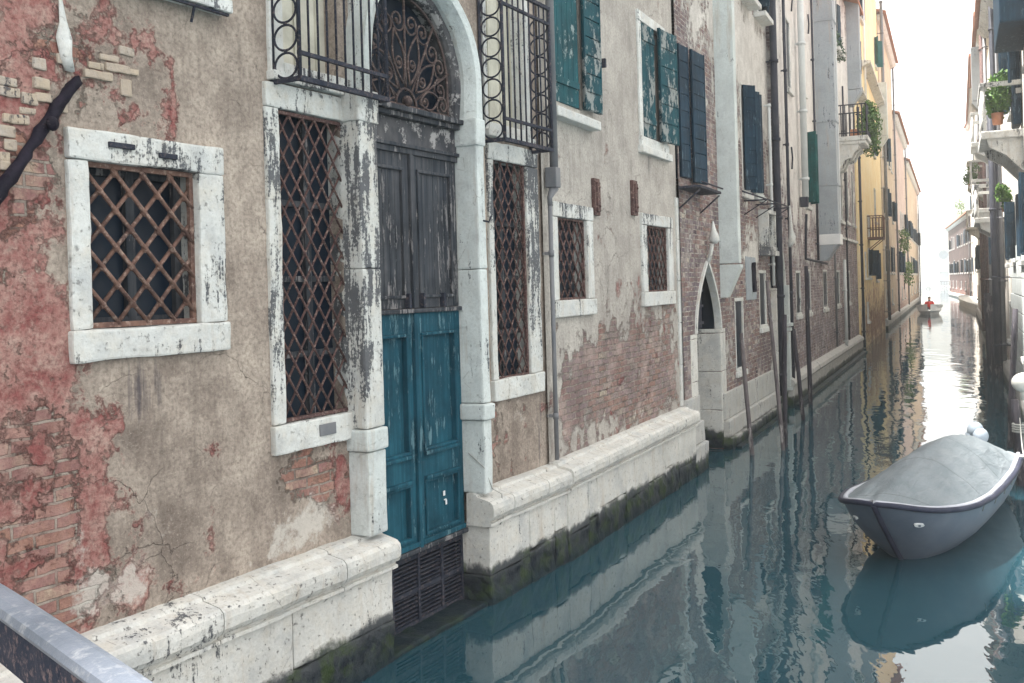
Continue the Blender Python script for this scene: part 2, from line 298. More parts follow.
def box(bm, x0, x1, y0, y1, z0, z1, bev=0, rough=0, cell=.1, mi=0, seed=0):
    t = bmesh.new(); bmesh.ops.create_cube(t, size=1)
    for v in t.verts: v.co = Vector(((x0+x1)/2+v.co.x*(x1-x0), (y0+y1)/2+v.co.y*(y1-y0), (z0+z1)/2+v.co.z*(z1-z0)))
    if bev: bmesh.ops.bevel(t, geom=t.edges[:], offset=min(bev, (x1-x0)*.45, (y1-y0)*.45, (z1-z0)*.45), segments=2, affect='EDGES', profile=.6)
    if rough:
        for ax, (a, b) in enumerate(((x0, x1), (y0, y1), (z0, z1))):
            n = int((b-a)/cell)
            for i in range(1, n+1):
                p = Vector((0, 0, 0)); p[ax] = a+(b-a)*i/(n+1); nn = Vector((0, 0, 0)); nn[ax] = 1
                bmesh.ops.bisect_plane(t, geom=t.verts[:]+t.edges[:]+t.faces[:], plane_co=p, plane_no=nn)
        for v in t.verts:
            q = v.co*4.1+Vector((seed, 0, 0)); v.co += mn.noise_vector(q)*rough+mn.noise_vector(q*4.3)*rough*.5
    add(bm, t, mi)
def add(bm, t, mi=0, mat=None):
    me = bpy.data.meshes.new('tmp')
    if mat: t.transform(mat)
    for f in t.faces: f.material_index = mi
    t.to_mesh(me); t.free(); bm.from_mesh(me); bpy.data.meshes.remove(me)
def tube(bm, pts, r, seg=8, mi=0, close=False, cap=True):
    pts = [Vector(p) for p in pts]; n = len(pts); rings = []
    rs = r if isinstance(r, (list, tuple)) else [r]*n
    up = None
    for i, p in enumerate(pts):
        if close: d = pts[(i+1) % n]-pts[i-1]
        else: d = pts[min(i+1, n-1)]-pts[max(i-1, 0)]
        d.normalize()
        if up is None: up = d.orthogonal().normalized()
        else:
            up = (up-d*up.dot(d)); up = up.normalized() if up.length > 1e-6 else d.orthogonal().normalized()
        s = d.cross(up)
        rings.append([bm.verts.new(p+(up*math.cos(2*math.pi*k/seg)+s*math.sin(2*math.pi*k/seg))*rs[i]) for k in range(seg)])
    for i in range(n if close else n-1):
        a, b = rings[i], rings[(i+1) % n]
        for k in range(seg):
            f = bm.faces.new((a[k], a[(k+1) % seg], b[(k+1) % seg], b[k])); f.material_index = mi; f.smooth = True
    if cap and not close:
        for q in (rings[0][::-1], rings[-1]):
            f = bm.faces.new(q); f.material_index = mi
def bar(bm, a, b, w, d, mi=0):     # rectangular bar between points
    a, b = Vector(a), Vector(b); v = b-a; L = v.length
    t = bmesh.new(); bmesh.ops.create_cube(t, size=1)
    for q in t.verts: q.co = Vector((q.co.x*w, q.co.y*d, q.co.z*L))
    z = v.normalized(); y = Vector((0, 1, 0)); y = (y-z*y.dot(z)); y = y.normalized() if y.length > 1e-4 else Vector((1, 0, 0)); x = y.cross(z)
    add(bm, t, mi, Matrix.Translation((a+b)/2) @ Matrix((x, y, z)).transposed().to_4x4())
def sphere(bm, c, r, sx=1, sy=1, sz=1, seg=12, mi=0):
    t = bmesh.new(); bmesh.ops.create_uvsphere(t, u_segments=seg, v_segments=max(6, seg*2//3), radius=r)
    for f in t.faces: f.smooth = True
    add(bm, t, mi, Matrix.Translation(c) @ Matrix.Diagonal((sx, sy, sz, 1)))
def sweep(bm, prof, us, jit=.004, mi=0):   # profile (y,z) swept along x
    rings = []
    for u in us:
        r = []
        for (y, z) in prof:
            p = Vector((u, y, z)); q = p*3.7; n = mn.noise_vector(q)*jit+mn.noise_vector(q*5)*jit*.6; r.append(bm.verts.new(p+Vector((0, n.y, n.z))))
        rings.append(r)
    k = len(prof)
    for a, b in zip(rings, rings[1:]):
        for i in range(k): f = bm.faces.new((a[i], a[(i+1) % k], b[(i+1) % k], b[i])); f.material_index = mi
    bm.faces.new(rings[0][::-1]).material_index = mi; bm.faces.new(rings[-1]).material_index = mi
def frange(a, b, st):
    n = max(1, int(round((b-a)/st))); return [a+(b-a)*i/n for i in range(n+1)]
def field(blobs, base=0.):
    def f(x, z):
        v = base
        for (u, zz, ru, rz, s) in blobs:
            d = ((x-u)/ru)**2+((z-zz)/rz)**2
            if d < 6: v += s*math.exp(-d*.7)
        return v
    return f
def facade(name, mat, parent, m, u0, u1, z1, holes, step=.12, fine_z=6.5, depth=6, attrs=None, z0=-.6, reveal=.3, coarse=.6, body=True, leftcap=True):
    bm = BM()
    us = set(frange(u0, u1, step)); zs = set(frange(z0, min(fine_z, z1), step))
    if z1 > fine_z: zs |= set(frange(fine_z, z1, coarse))
    for (a, b, c, d) in holes: us |= {a, b}; zs |= {c, d}
    def clean(s_, keys):
        s_ = sorted(s_); out = []
        for v in s_:
            if out and v-out[-1] < .02:
                if v in keys: out[-1] = v
                continue
            out.append(v)
        return out
    us = clean(us, {u0, u1} | {h[0] for h in holes} | {h[1] for h in holes}); zs = clean(zs, {z0, z1} | {h[2] for h in holes} | {h[3] for h in holes})
    V = {}
    def vv(i, j):
        if (i, j) not in V: V[(i, j)] = bm.verts.new((us[i], 0, zs[j]))
        return V[(i, j)]
    for i in range(len(us)-1):
        cu = (us[i]+us[i+1])/2
        for j in range(len(zs)-1):
            cz = (zs[j]+zs[j+1])/2
            if any(a < cu < b and c < cz < d for (a, b, c, d) in holes): continue
            bm.faces.new((vv(i, j), vv(i+1, j), vv(i+1, j+1), vv(i, j+1)))
    def quad(*p): bm.faces.new([bm.verts.new(q) for q in p])
    for (a, b, c, d) in holes:
        r = reveal
        quad((a, 0, c), (a, 0, d), (a, r, d), (a, r, c)); quad((b, 0, d), (b, 0, c), (b, r, c), (b, r, d))
        quad((a, 0, d), (b, 0, d), (b, r, d), (a, r, d)); quad((a, 0, c), (a, r, c), (b, r, c), (b, 0, c))
    if body:
        D = depth
        if leftcap: quad((u0, 0, z0), (u0, 0, z1), (u0, D, z1), (u0, D, z0))
        quad((u1, 0, z0), (u1, D, z0), (u1, D, z1), (u1, 0, z1))
        quad((u0, D, z0), (u0, D, z1), (u1, D, z1), (u1, D, z0)); quad((u0, 0, z1), (u1, 0, z1), (u1, D, z1), (u0, D, z1))
    return obj(name, bm, mat, parent, m, attrs=attrs)
def roof(parent, m, u0, u1, z, depth=6, mat='roof'):
    bm = BM(); e = .45
    prof = [(-e, z-.12), (-e, z), (depth/2, z+1.3), (depth+e, z), (depth+e, z-.12), (depth/2, z+1.1)]
    sweep(bm, prof, [u0, u1], 0); return obj('roof', bm, mat, parent, m)
def lattice(bm, x0, x1, z0, z1, a, b, r, y=0, seg=6, mi=0, collars=True):
    """diamond lattice with cell diagonals a (along x) and b (along z), bars woven in two layers"""
    W, Hh = x1-x0, z1-z0
    for sgn in (1, -1):
        k0 = -int(Hh/b)-2
        k = k0
        while k*a < W+Hh/b*a+a:
            pts = []
            # line x = x0 + k*a + sgn*t*a/b  with t height above z0
            t0, t1 = 0., Hh
            xs = k*a if sgn > 0 else k*a
            # clip so that 0<=x<=W
            s_ = sgn*a/b
            lo, hi = (0-xs)/s_, (W-xs)/s_
            if lo > hi: lo, hi = hi, lo
            t0, t1 = max(0, lo), min(Hh, hi)
            if t1-t0 > .02:
                n = 4; dy = r*.8*sgn
                tube(bm, [(x0+xs+s_*t, y+dy, z0+t) for t in (t0, t1)], r, seg, mi)
            k += 1
    if collars:
        i = 0
        n = int(W/(a/2))+2; mz = int(Hh/(b/2))+2
        for i in range(n):
            for j in range(mz):
                if (i+j) % 2 == 0:
                    x, z = i*a/2, j*b/2
                    if .02 < x < W-.02 and .02 < z < Hh-.02: sphere(bm, (x0+x, y, z0+z), r*1.75, 1, 1.0, 1, 6, mi)
def frame_bm(x0, x1, z0, z1, wl, wr, wt, wb, y0, y1, bev=.012, rough=.006, sill=0, cell=.12):
    """stone surround given by its OUTER edge"""
    bm = BM(); g = .003
    box(bm, x0, x1, y0, y1, z1-wt, z1, bev, rough, cell)
    box(bm, x0-.01, x1+.01, y0-.012-sill, y1, z0, z0+wb, bev, rough, cell, seed=3)
    box(bm, x0+.002, x0+wl, y0+.006, y1, z0+wb+g, z1-wt-g, bev, rough, cell, seed=5)
    box(bm, x1-wr, x1-.002, y0+.006, y1, z0+wb+g, z1-wt-g, bev, rough, cell, seed=8)
    return bm
def panel_leaf(x0, x1, z0, z1, y, panels, st=.085, th=.06, mould=.026):
    """framed and panelled door leaf, front at y; panels [(z0,z1)]"""
    bm = BM()
    box(bm, x0, x0+st, y, y+th, z0, z1, .004); box(bm, x1-st, x1, y, y+th, z0, z1, .004)
    zz = [z0]+[q for p in panels for q in p]+[z1]
    for i in range(0, len(zz), 2): box(bm, x0+st-.001, x1-st+.001, y+.002, y+th, zz[i], zz[i+1], .004)
    for (a, b) in panels:
        box(bm, x0+st-.01, x1-st+.01, y+.034, y+th-.004, a-.01, b+.01)
        for (p, q, c, d) in ((x0+st, x1-st, a, a+mould), (x0+st, x1-st, b-mould, b), (x0+st, x0+st+mould, a+mould, b-mould), (x1-st-mould, x1-st, a+mould, b-mould)):
            box(bm, p, q, y-.016, y+.036, c, d, .008)
    return bm
def shutter_leaf(w_, h_, boards=7, th=.035, battens=False):
    """leaf from x=0..w, z=0..h, front at y=-th..0"""
    bm = BM()
    if battens:                    # stacked horizontal boards inside a frame
        box(bm, 0, w_, -th*.6, 0, 0, h_)
        n = boards
        for i in range(n): box(bm, .03, w_-.03, -th, -th*.6+.001, h_*i/n+.008, h_*(i+1)/n-.008, .004)
        box(bm, 0, .03, -th-.004, -.001, 0, h_, .003); box(bm, w_-.03, w_, -th-.004, -.001, 0, h_, .003)
    else:
        n = max(3, int(w_/.12))
        for i in range(n): box(bm, w_*i/n+.002, w_*(i+1)/n-.002, -th, 0, 0, h_, .004)
        for z in (h_*.12, h_*.85): box(bm, .01, w_-.01, -th-.018, -th-.001, z, z+.07, .004)
    return bm
def leafT(m, u, z, ang, flip=False, y=-.03):
    """hinge at (u,y,z); ang measured from closed (0) opening outwards to 180; flip: hinge on the right-hand side"""
    a = R(ang)
    if not flip: return m @ Matrix.Translation((u, y, z)) @ Matrix.Rotation(-a, 4, 'Z')
    return m @ Matrix.Translation((u, y, z)) @ Matrix.Rotation(a, 4, 'Z') @ Matrix.Diagonal((-1, 1, 1, 1))
def window(parent, m, u0, u1, z0, z1, fmat='stone', fw=.12, proud=.03, sill=.08, pane='glass', shutters=(), smat='navy', bars=True, grille=None, deep=.025, label=None, frame=True, battens=True):
    bm = BM(); box(bm, u0-.02, u1+.02, deep, deep+.03, z0-.02, z1+.02)
    wdw = obj('window', bm, pane, parent, m, label=label)
    if frame:
        bm = frame_bm(u0-fw, u1+fw, z0-fw, z1+fw, fw, fw, fw, fw, -proud, deep+.02, .01, .004, 0, .25); 
        obj('frame', bm, fmat, wdw, m)
        if sill:
            bm = BM(); box(bm, u0-fw-.05, u1+fw+.05, -proud-.01-sill*.7, .05, z0-fw-.09, z0-fw+.006, .012, .004, .25); obj('sill', bm, fmat, wdw, m)
    if bars:
        bm = BM(); c = (u0+u1)/2
        box(bm, u0, u1, deep-.018, deep-.001, z0, z0+.05); box(bm, u0, u1, deep-.018, deep-.001, z1-.05, z1); box(bm, u0, u0+.045, deep-.019, deep-.001, z0+.05, z1-.05); box(bm, u1-.045, u1, deep-.019, deep-.001, z0+.05, z1-.05)
        box(bm, c-.025, c+.025, deep-.019, deep-.001, z0+.05, z1-.05); 
        for k in (1, 2): box(bm, u0+.045, c-.025, deep-.014, deep-.001, z0+(z1-z0)*k/3-.012, z0+(z1-z0)*k/3+.012); box(bm, c+.025, u1-.045, deep-.014, deep-.001, z0+(z1-z0)*k/3-.012, z0+(z1-z0)*k/3+.012)
        obj('casement', bm, 'pipe_grey', wdw, m)
    if grille:
        bm = BM(); lattice(bm, u0, u1, z0, z1, grille[0], grille[1], grille[2], .06, collars=grille[2] > .009)
        for (a, b, c, d) in ((u0, u1, z0, z0+.025), (u0, u1, z1-.025, z1), (u0, u0+.025, z0+.025, z1-.025), (u1-.025, u1, z0+.025, z1-.025)): box(bm, a, b, .045, .075, c, d)
        obj('grille', bm, grille[3], wdw, m)
    for (side, ang, frac) in shutters:
        wl = (u1-u0)*frac; b_ = shutter_leaf(wl, z1-z0, max(5, int((z1-z0)/.22)), battens=battens)
        T = leafT(m, u0, z0, ang) if side == 'L' else leafT(m, u1, z0, ang, True)
        obj('shutter', b_, smat, wdw, T)
    return wdw
def pipe(parent, m, u, z0, z1, r=.045, y=-.1, mat='pipe_dark', kink=None, name='drainpipe', collars=1.6):
    bm = BM(); pts = [(u, y, z0), (u, y, z1)] if kink is None else kink
    tube(bm, pts, r, 10)
    z = z0+.4
    while z < z1 and kink is None:
        tube(bm, [(u, y, z), (u, y, z+.06)], r*1.3, 10); box(bm, u-.015, u+.015, y, .02, z+.015, z+.045); z += collars
    return obj(name, bm, mat, parent, m)
def leaves(bm, c, rad, n, size, rnd, droop=0):
    for i in range(n):
        while True:
            p = Vector((rnd.uniform(-1, 1), rnd.uniform(-1, 1), rnd.uniform(-1, 1)))
            if .15 < p.length < 1: break
        p = Vector(c)+Vector((p.x*rad[0], p.y*rad[1], p.z*rad[2]-droop*(p.x*p.x+p.y*p.y)))
        a = Vector((rnd.gauss(0, 1), rnd.gauss(0, 1), rnd.gauss(0, 1))).normalized(); b = a.orthogonal().normalized()
        q = rnd.uniform(.6, 1.3)*size
        bm.faces.new([bm.verts.new(p+v) for v in (a*q, b*q*.45, -a*q, -b*q*.45)])
def portal(parent, m, u0, u1, zs, za, wallmat, attrs, deep=1.3, stone='stone', label=None, zb=-.6):
    """pointed water gate: stone jambs, arch, dark doors at the back; the wall hole is (u0,u1,zb,za+.12)"""
    c = (u0+u1)/2; hw = (u1-u0)/2; top = za+.12
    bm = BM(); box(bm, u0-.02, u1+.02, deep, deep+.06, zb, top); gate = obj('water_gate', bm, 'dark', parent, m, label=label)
    # arch curve
    def arc(k, off=0.):
        t = k/12.; x = hw*(1-t**1.9) ; z = zs+(za-zs)*t
        return x, z
    L = [(c-arc(k)[0], arc(k)[1]) for k in range(13)]; Rr = [(c+arc(k)[0], arc(k)[1]) for k in range(12, -1, -1)]
    # spandrels
    bm = BM()
    for pts, ux in ((L, u0), (Rr[::-1], u1)):
        for y in (0.004, .06):
            poly = [(ux, y, top)]+[(c, y, top)]+[(x, y, z) for x, z in pts[::-1]]
            vs = [bm.verts.new(p) for p in poly]
            for i in range(1, len(vs)-1): bm.faces.new((vs[0], vs[i], vs[i+1]))
    obj('spandrel', bm, wallmat, gate, m, attrs=attrs)
    bm = BM(); pr = .07
    path = L+Rr[1:]
    prev = None; n = len(path)
    for i, (x, z) in enumerate(path):
        p = path[max(0, i-1)]; q = path[min(n-1, i+1)]; d = Vector((q[0]-p[0], q[1]-p[1])); d.normalize(); nn = Vector((-d.y, d.x))
        o_ = Vector((x, z))+nn*.06
        if z <= zs+.001: o_ = Vector((x+(-.07 if x < c else .07), z))
        ring = [bm.verts.new((x, -.03, z)), bm.verts.new((o_.x, -.03, o_.y)), bm.verts.new((o_.x, .02, o_.y)), bm.verts.new((x, .08, z))]
        if prev:
            for k in range(4): bm.faces.new((prev[k], prev[(k+1) % 4], ring[(k+1) % 4], ring[k]))
        prev = ring
    obj('arch', bm, stone, gate, m)
    for a, b in ((u0-.35, u0+.014), (u1-.014, u1+.35)):
        bm = BM(); z = zb; k = 0
        while z < zs-.02:
            h = min(.62, zs-z); box(bm, a, b, -.012, deep, z+.004, z+h-.004, .012, .006, .25, seed=k); z += h; k += 1
        obj('jamb', bm, 'plinth' if stone == 'stone' else stone, gate, m)
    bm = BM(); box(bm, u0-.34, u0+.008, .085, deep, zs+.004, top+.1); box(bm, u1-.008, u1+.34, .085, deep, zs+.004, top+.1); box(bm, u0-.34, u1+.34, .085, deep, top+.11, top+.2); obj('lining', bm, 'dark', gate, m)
    return gate

# ------------------------------------------------------------------ the ground, the water
bm = BM(); bmesh.ops.create_grid(bm, x_segments=1, y_segments=1, size=900); g = obj('ground', bm, 'silt', None, Matrix.Translation((0, 0, -2.2))); tag(g, kind='structure')
bm = BM(); bmesh.ops.create_grid(bm, x_segments=1, y_segments=1, size=700); g = obj('water', bm, 'water', None, Matrix.Translation((0, 0, 0))); tag(g, kind='structure')

# ------------------------------------------------------------------ near house (grey beige plaster, teal door)
FN = Frame((-.42, 8.5885), (.49074, .87131)).m
FB = Frame((.3604, 9.8316), (.43360, .90110), -.04).m
FN2 = FN @ Matrix.Translation((0, -.045, 0)); FB2 = FB @ Matrix.Translation((0, -.035, 0))
near = thing('canal_house', 'nearest house on the left with peeling beige and red plaster and a tall teal door', 'house', FN)
nb = field([(-4.12, 3.35, .26, .42, .62), (-3.72, 4.0, .34, .16, .6), (-4.12, 1.6, .30, .6, .58), (-4.15, 2.55, .2, .4, .30), (-3.42, 3.70, .26, .10, .5), (-1.97, 1.44, .34, .22, .85), (.9, 1.45, .75, .4, .36), (.6, 1.1, .2, .2, .3), (-3.6, 1.1, .3, .2, .3)], -.02)
nr = field([(-4.35, 2.5, .55, 1.6, 1.0), (-3.99, 1.5, .28, .65, .95), (-3.14, 3.9, .06, .42, .55), (-3.45, 4.15, .3, .22, .5), (-3.4, 3.7, .3, .2, .45), (-2.62, 4.25, .22, .35, .42), (-2.87, 1.80, .10, .16, .62), (-2.9, 1.26, .08, .18, .58), (-1.72, 1.27, .32, .34, .62), (-3.5, 1.12, .22, .15, .5), (-2.9, 1.0, .5, .1, .3), (-4.2, 4.3, .2, .5, .35), (.9, 1.3, .8, .5, .4)], -.06)
npal = field([(-3.62, 1.13, .22, .14, .62), (-2.05, 1.2, .34, .15, .55), (-2.3, 1.02, .5, .1, .35), (-4.1, 3.5, .25, .3, .3), (-3.9, 1.3, .2, .5, .25), (.9, 1.6, .6, .4, .3), (-3.3, 1.4, .25, .3, .22)], 0)
nst = field([(-3.44, 2.14, .05, .26, .85), (-3.36, 2.2, .05, .2, .7), (-3.2, 2.2, .04, .16, .6), (-2.62, 3.9, .14, .5, .26), (-2.6, 3.2, .1, .5, .14), (.6, 1.3, .1, .4, .4), (1.35, 1.4, .16, .6, .5), (-3.85, 4.6, .05, .3, .5), (-3.3, 4.3, .03, .2, .4)], -.12)
UW = 4.55, 6.35          # upper window heights
W1 = (-3.735, -2.975, 2.545, 3.445); T2 = (-2.262, -1.505, 1.85, 3.925); T3 = (.52, 1.14, 1.868, 3.887)
holesN = [(-3.80, -2.90, 2.46, 3.52), (-2.34, -1.42, 1.74, 4.0), (.46, 1.22, 1.76, 3.97), (-1.60, .10, -.2, 5.34),
          (-2.25, -1.45, 4.19, 6.2), (.42, 1.2, 4.15, 6.1), (-3.75, -2.85, 4.6, 6.2), (-3.8, -2.9, 7.9, 9.8), (-2.3, -1.4, 7.9, 9.8), (-1.1, -.2, 7.9, 9.8), (.3, 1.2, 7.9, 9.8)]
facade('wall', 'plaster_near', near, FN, -15, 1.56, 10.3, holesN, .1, 5.4, 6, dict(brick=nb, red=nr, pale=npal, stain=nst), leftcap=True)  # left end runs on out of view, added to shade the bridge rail
# arch spandrels of the doorway
AC, AZ, AS = -.69, 4.45, 4.15
def apts(rx, n=34, jit=0):
    P_ = [(AC+rx, AS), (AC+rx, (AS+AZ)/2)]+[(AC+rx*math.cos(math.pi*i/n), AZ+rx*math.sin(math.pi*i/n)) for i in range(n+1)]+[(AC-rx, (AS+AZ)/2), (AC-rx, AS)]
    return [(x+mn.noise(Vector((x*3, z*3, rx*9)))*jit, z+mn.noise(Vector((x*3, z*3+7, rx*9)))*jit) for x, z in P_]
bm = BM()
for sgn, ux in ((-1, -1.60), (1, .10)):
    pts = [(AC+sgn*.76*math.cos(t), AZ+.76*math.sin(t)) for t in [R(90)*k/14 for k in range(15)]]
    for y in (.002, .2):
        vs = [bm.verts.new(p) for p in [(ux, y, AS-.1), (ux, y, 5.34), (AC, y, 5.34)]+[(x, y, z) for x, z in pts[::-1]]+[(AC+sgn*.76, y, AS-.1)]]
        for i in range(len(vs)-2): bm.faces.new((vs[1], vs[(i+2) % len(vs)], vs[(i+3) % len(vs)]))
obj('spandrel', bm, 'plaster_near', near, FN)
# window 1
def pane(parent, m, r, y, mat='glass', lab=None, name='window'):
    bm = BM(); box(bm, r[0]-.05, r[1]+.05, y, y+.03, r[2]-.05, r[3]+.05); return obj(name, bm, mat, parent, m, label=lab)
p = pane(near, FN, W1, .17, lab='small square window behind a rusty diamond grille')
obj('frame', frame_bm(-3.865, -2.77, 2.37, 3.61, .13, .205, .165, .17, -.035, .22, .014, .008, .0, .08), 'stone_half', p, FN, attrs=dict(stain=field([(-3.1, 3.5, .35, .1, .28), (-2.78, 2.9, .05, .7, .35), (-3.1, 2.42, .3, .06, .25), (-3.4, 3.5, .2, .05, .12), (-3.75, 3, .1, .8, -.3)], -.06)))
bm = BM(); lattice(bm, W1[0]+.01, W1[1]-.01, W1[2]+.02, W1[3]-.02, .196, .207, .0125, .035)
for (a, b, c, d) in ((W1[0], W1[1], W1[2], W1[2]+.03), (W1[0], W1[1], W1[3]-.03, W1[3]), (W1[0], W1[0]+.018, W1[2]+.03, W1[3]-.03), (W1[1]-.03, W1[1], W1[2]+.03, W1[3]-.03)): box(bm, a, b, .02, .05, c, d, .003)
obj('grille', bm, 'rust', p, FN)
bm = BM(); box(bm, -3.74, -3.70, .13, .165, 2.54, 3.45); box(bm, -3.38, -3.32, .13, .165, 2.54, 3.45); box(bm, -3.03, -2.97, .13, .165, 2.54, 3.45); box(bm, -3.7, -3.03, .132, .164, 2.545, 2.6); box(bm, -3.7, -3.03, .132, .164, 3.39, 3.44)
obj('casement', bm, 'dark_door', p, FN)
for q_ in ((-3.62, -3.45, 3.525, 3.555), (-3.28, -3.15, 3.50, 3.53)):
    bm = BM(); box(bm, q_[0], q_[1], -.052, -.03, q_[2], q_[3], .005); obj('iron_cramp', bm, 'iron', p, FN)
# tall grilled windows
for r, fo, wl, wr, lab in ((T2, (-2.385, -1.385, 1.65, 4.095), .12, .115, 'tall narrow grilled window left of the teal door'), (T3, (.43, 1.385, 1.685, 4.03), .09, .24, 'tall narrow grilled window right of the teal door')):
    p = pane(near, FN, r, .12, lab=lab)
    obj('frame', frame_bm(fo[0], fo[1], fo[2], fo[3], wl, wr, .165, .19, -.035, .24, .012, .008, 0, .1), 'stone_soot', p, FN, attrs=dict(stain=field([(r[1]+.1, 3.2, .12, .9, .22), (r[0]-.06, 3.6, .06, .6, .12), (r[0]+.3, 1.75, .6, .12, -.5), (r[1]+.1, 1.9, .1, .3, -.4), (r[0]+.3, 4.0, .5, .1, -.25), (r[0], 2.2, .1, .5, -.15)], 0)))
    bm = BM(); lattice(bm, r[0], r[1], r[2], r[3], .130, .186, .0085, .01)
    for (a, b, c, d) in ((r[0], r[1], r[2], r[2]+.025), (r[0], r[1], r[3]-.025, r[3]), (r[0], r[0]+.02, r[2]+.025, r[3]-.025), (r[1]-.025, r[1], r[2]+.025, r[3]-.025)): box(bm, a, b, -.005, .025, c, d, .003)
    obj('grille', bm, 'rust_red', p, FN)
    bm = BM(); c = (r[0]+r[1])/2; box(bm, c-.03, c+.03, .08, .115, r[2], r[3]); 
    for k in (.2, .45, .7): box(bm, r[0], r[1], .085, .114, r[2]+(r[3]-r[2])*k, r[2]+(r[3]-r[2])*k+.04)
    obj('casement', bm, 'dark_door', p, FN)
bm = BM(); box(bm, -1.97, -1.80, -.056, -.046, 1.72, 1.80, .004); obj('plaque', bm, 'pipe_grey', near, FN)
# upper barred windows with projecting cages
def cage(parent, u0, u1, z0, zr, zt, ztop, y=-.25, yw=-.02):
    bm = BM(); b = .013
    for x in (u0, u1):
        tube(bm, [(x, y, z0-.01), (x, y, ztop)], .016, 6); tube(bm, [(x, yw, z0-.01), (x, yw, ztop)], .016, 6)
        bar(bm, (x, y, z0), (x, yw+.05, z0), .03, .022)
        k = z0+.095; rad = .083
        while k < ztop-.1:
            c = Vector((x, (y+yw)/2, k)); tube(bm, [c+Vector((0, math.cos(t)*.095, math.sin(t)*rad)) for t in [2*math.pi*i/20 for i in range(20)]], .0085, 6, close=True)
            sphere(bm, (x, (y+yw)/2, k+rad+.008), .014, seg=6); sphere(bm, (x, y+.018, k), .013, seg=6); k += 2*rad+.016
    for z, t in ((z0, .018), (zr, .013), (zt, .013), (ztop, .016)): bar(bm, (u0-.01, y, z), (u1+.01, y, z), .034 if z == z0 else t*2, t*2)
    n = int((u1-u0)/.092)
    for i in range(1, n):
        x = u0+(u1-u0)*i/n; tube(bm, [(x, y, z0), (x, y, ztop)], .0088, 6)
        for z in (zr, zt): sphere(bm, (x, y, z), .017, seg=6)
    return obj('cage', bm, 'iron', parent, FN)
for (u0, u1, r, ca) in ((-2.2, -1.47, (-2.2, -1.47, 4.24, 6.15), (-2.30, -1.36, 4.095, 4.262, 5.9, 6.0)), (.47, 1.15, (.47, 1.15, 4.2, 6.05), (.36, 1.27, 4.008, 4.195, 5.21, 5.36))):
    p = pane(near, FN, r, .26, lab='upper window with cream shutters behind a projecting iron cage')
    bm = BM(); 
    a, b = r[0], r[1]; 
    box(bm, a+.05, b, .12, .15, r[2], r[3]); n = 3
    for i in range(n+1): x = a+.05+(b-a-.05)*i/n; box(bm, x-.012, x+.012, .105, .122, r[2], r[3])
    obj('inner_shutter', bm, 'cream_panel', p, FN)
    fo = (a-.13 if a < 0 else a-.06, b+.12); bm = BM()
    box(bm, fo[0], a, -.03, .24, r[2]-.12, r[3]+.2, .01, .007, .12); box(bm, b, fo[1], -.03, .24, r[2]-.12, r[3]+.2, .01, .007, .12); box(bm, a+.003, b-.003, -.025, .24, r[3], r[3]+.2, .01)
    obj('frame', bm, 'stone_half', p, FN)
    bm = BM(); box(bm, fo[0]-.01, fo[1]+.02, -.07, .2, r[2]-.13, r[2]-.07, .01, .004, .12); box(bm, a-.01, b+.01, -.045, .1, r[2]-.07, r[2]+.0, .01, .004, .15); obj('sill', bm, 'stone_half', p, FN)
    cage(p, *ca)
# white sill of the window cut off by the top of the picture
p = pane(near, FN, (-3.7, -2.9, 4.66, 6.15), .2, lab='upper window over the small grilled window')
obj('frame', frame_bm(-3.82, -2.77, 4.5, 6.3, .12, .12, .15, .12, -.03, .2, .01, .005, 0, .2), 'stone', p, FN)
bm = BM(); box(bm, -3.86, -2.73, -.11, .05, 4.435, 4.52, .012, .005, .15); obj('sill', bm, 'stone', p, FN)
bm = BM(); bar(bm, (-3.75, -.08, 4.425), (-2.75, -.08, 4.425), .015, .02); bar(bm, (-3.02, -.08, 4.42), (-3.02, -.05, 4.33), .012, .012); obj('hanger', bm, 'iron', p, FN)
for (a, b) in ((-3.74, -2.96), (-2.24, -1.46), (-1.04, -.26), (.36, 1.14)): window(near, FN, a, b, 7.96, 9.74, shutters=(('L', 172, .5), ('R', 172, .5)), smat='shutter')
# doorway: pilasters, arch, doors
def pil(x0, x1, y0, y1, z0, z1, mat='stone_pil', name='pilaster', st=None, blocks=1.15):
    bm = BM(); z = z0; k = 0
    while z < z1-.01:
        h = min(blocks, z1-z)
        if z1-z-h < .2: h = z1-z
        box(bm, x0, x1, y0, y1, z+.0025, z+h-.0025, .018, .006, .1, seed=k); z += h; k += 1
    return obj(name, bm, mat, near, FN2, attrs=dict(stain=st or field([], 0)))
stR = field([], 0)
pil(0.0, .125, -.13, .3, 1.72, 4.15)
pil(-.03, .15, -.155, .3, 1.58, 1.72, blocks=.3)
pil(0.0, .125, -.13, .3, .95, 1.58)
pil(-.02, .14, -.145, .3, 3.92, 4.16, blocks=.4, name='capital')
pil(-1.60, -1.385, -.125, .3, 1.72, 4.15, mat='stone_soot', st=field([(-1.5, 3.3, .3, 1.1, .14), (-1.56, 2.4, .05, 1.0, .3), (-1.5, 1.9, .2, .4, -.2)], 0))
pil(-1.625, -1.375, -.145, .3, 1.56, 1.72, blocks=.3)
pil(-1.60, -1.385, -.125, .3, .95, 1.56)
pil(-1.615, -1.375, -.14, .3, 3.92, 4.16, blocks=.4, name='capital', mat='stone_half')
def ring_mesh(pr, jit):
    bm = BM(); cols = [[bm.verts.new((x, y+mn.noise(Vector((x*3, z*3, 5)))*jit, z)) for x, z in apts(r_, 34, jit)] for r_, y in pr]
    for a, b in zip(cols, cols[1:]):
        for k in range(len(a)-1): bm.faces.new((a[k], a[k+1], b[k+1], b[k]))
    return bm
obj('arch', ring_mesh([(.69, .2), (.69, -.02), (.70, -.05), (.715, -.09), (.73, -.12), (.79, -.135), (.815, -.12), (.825, .0), (.825, .2)], .008), 'stone_pil', near, FN2)
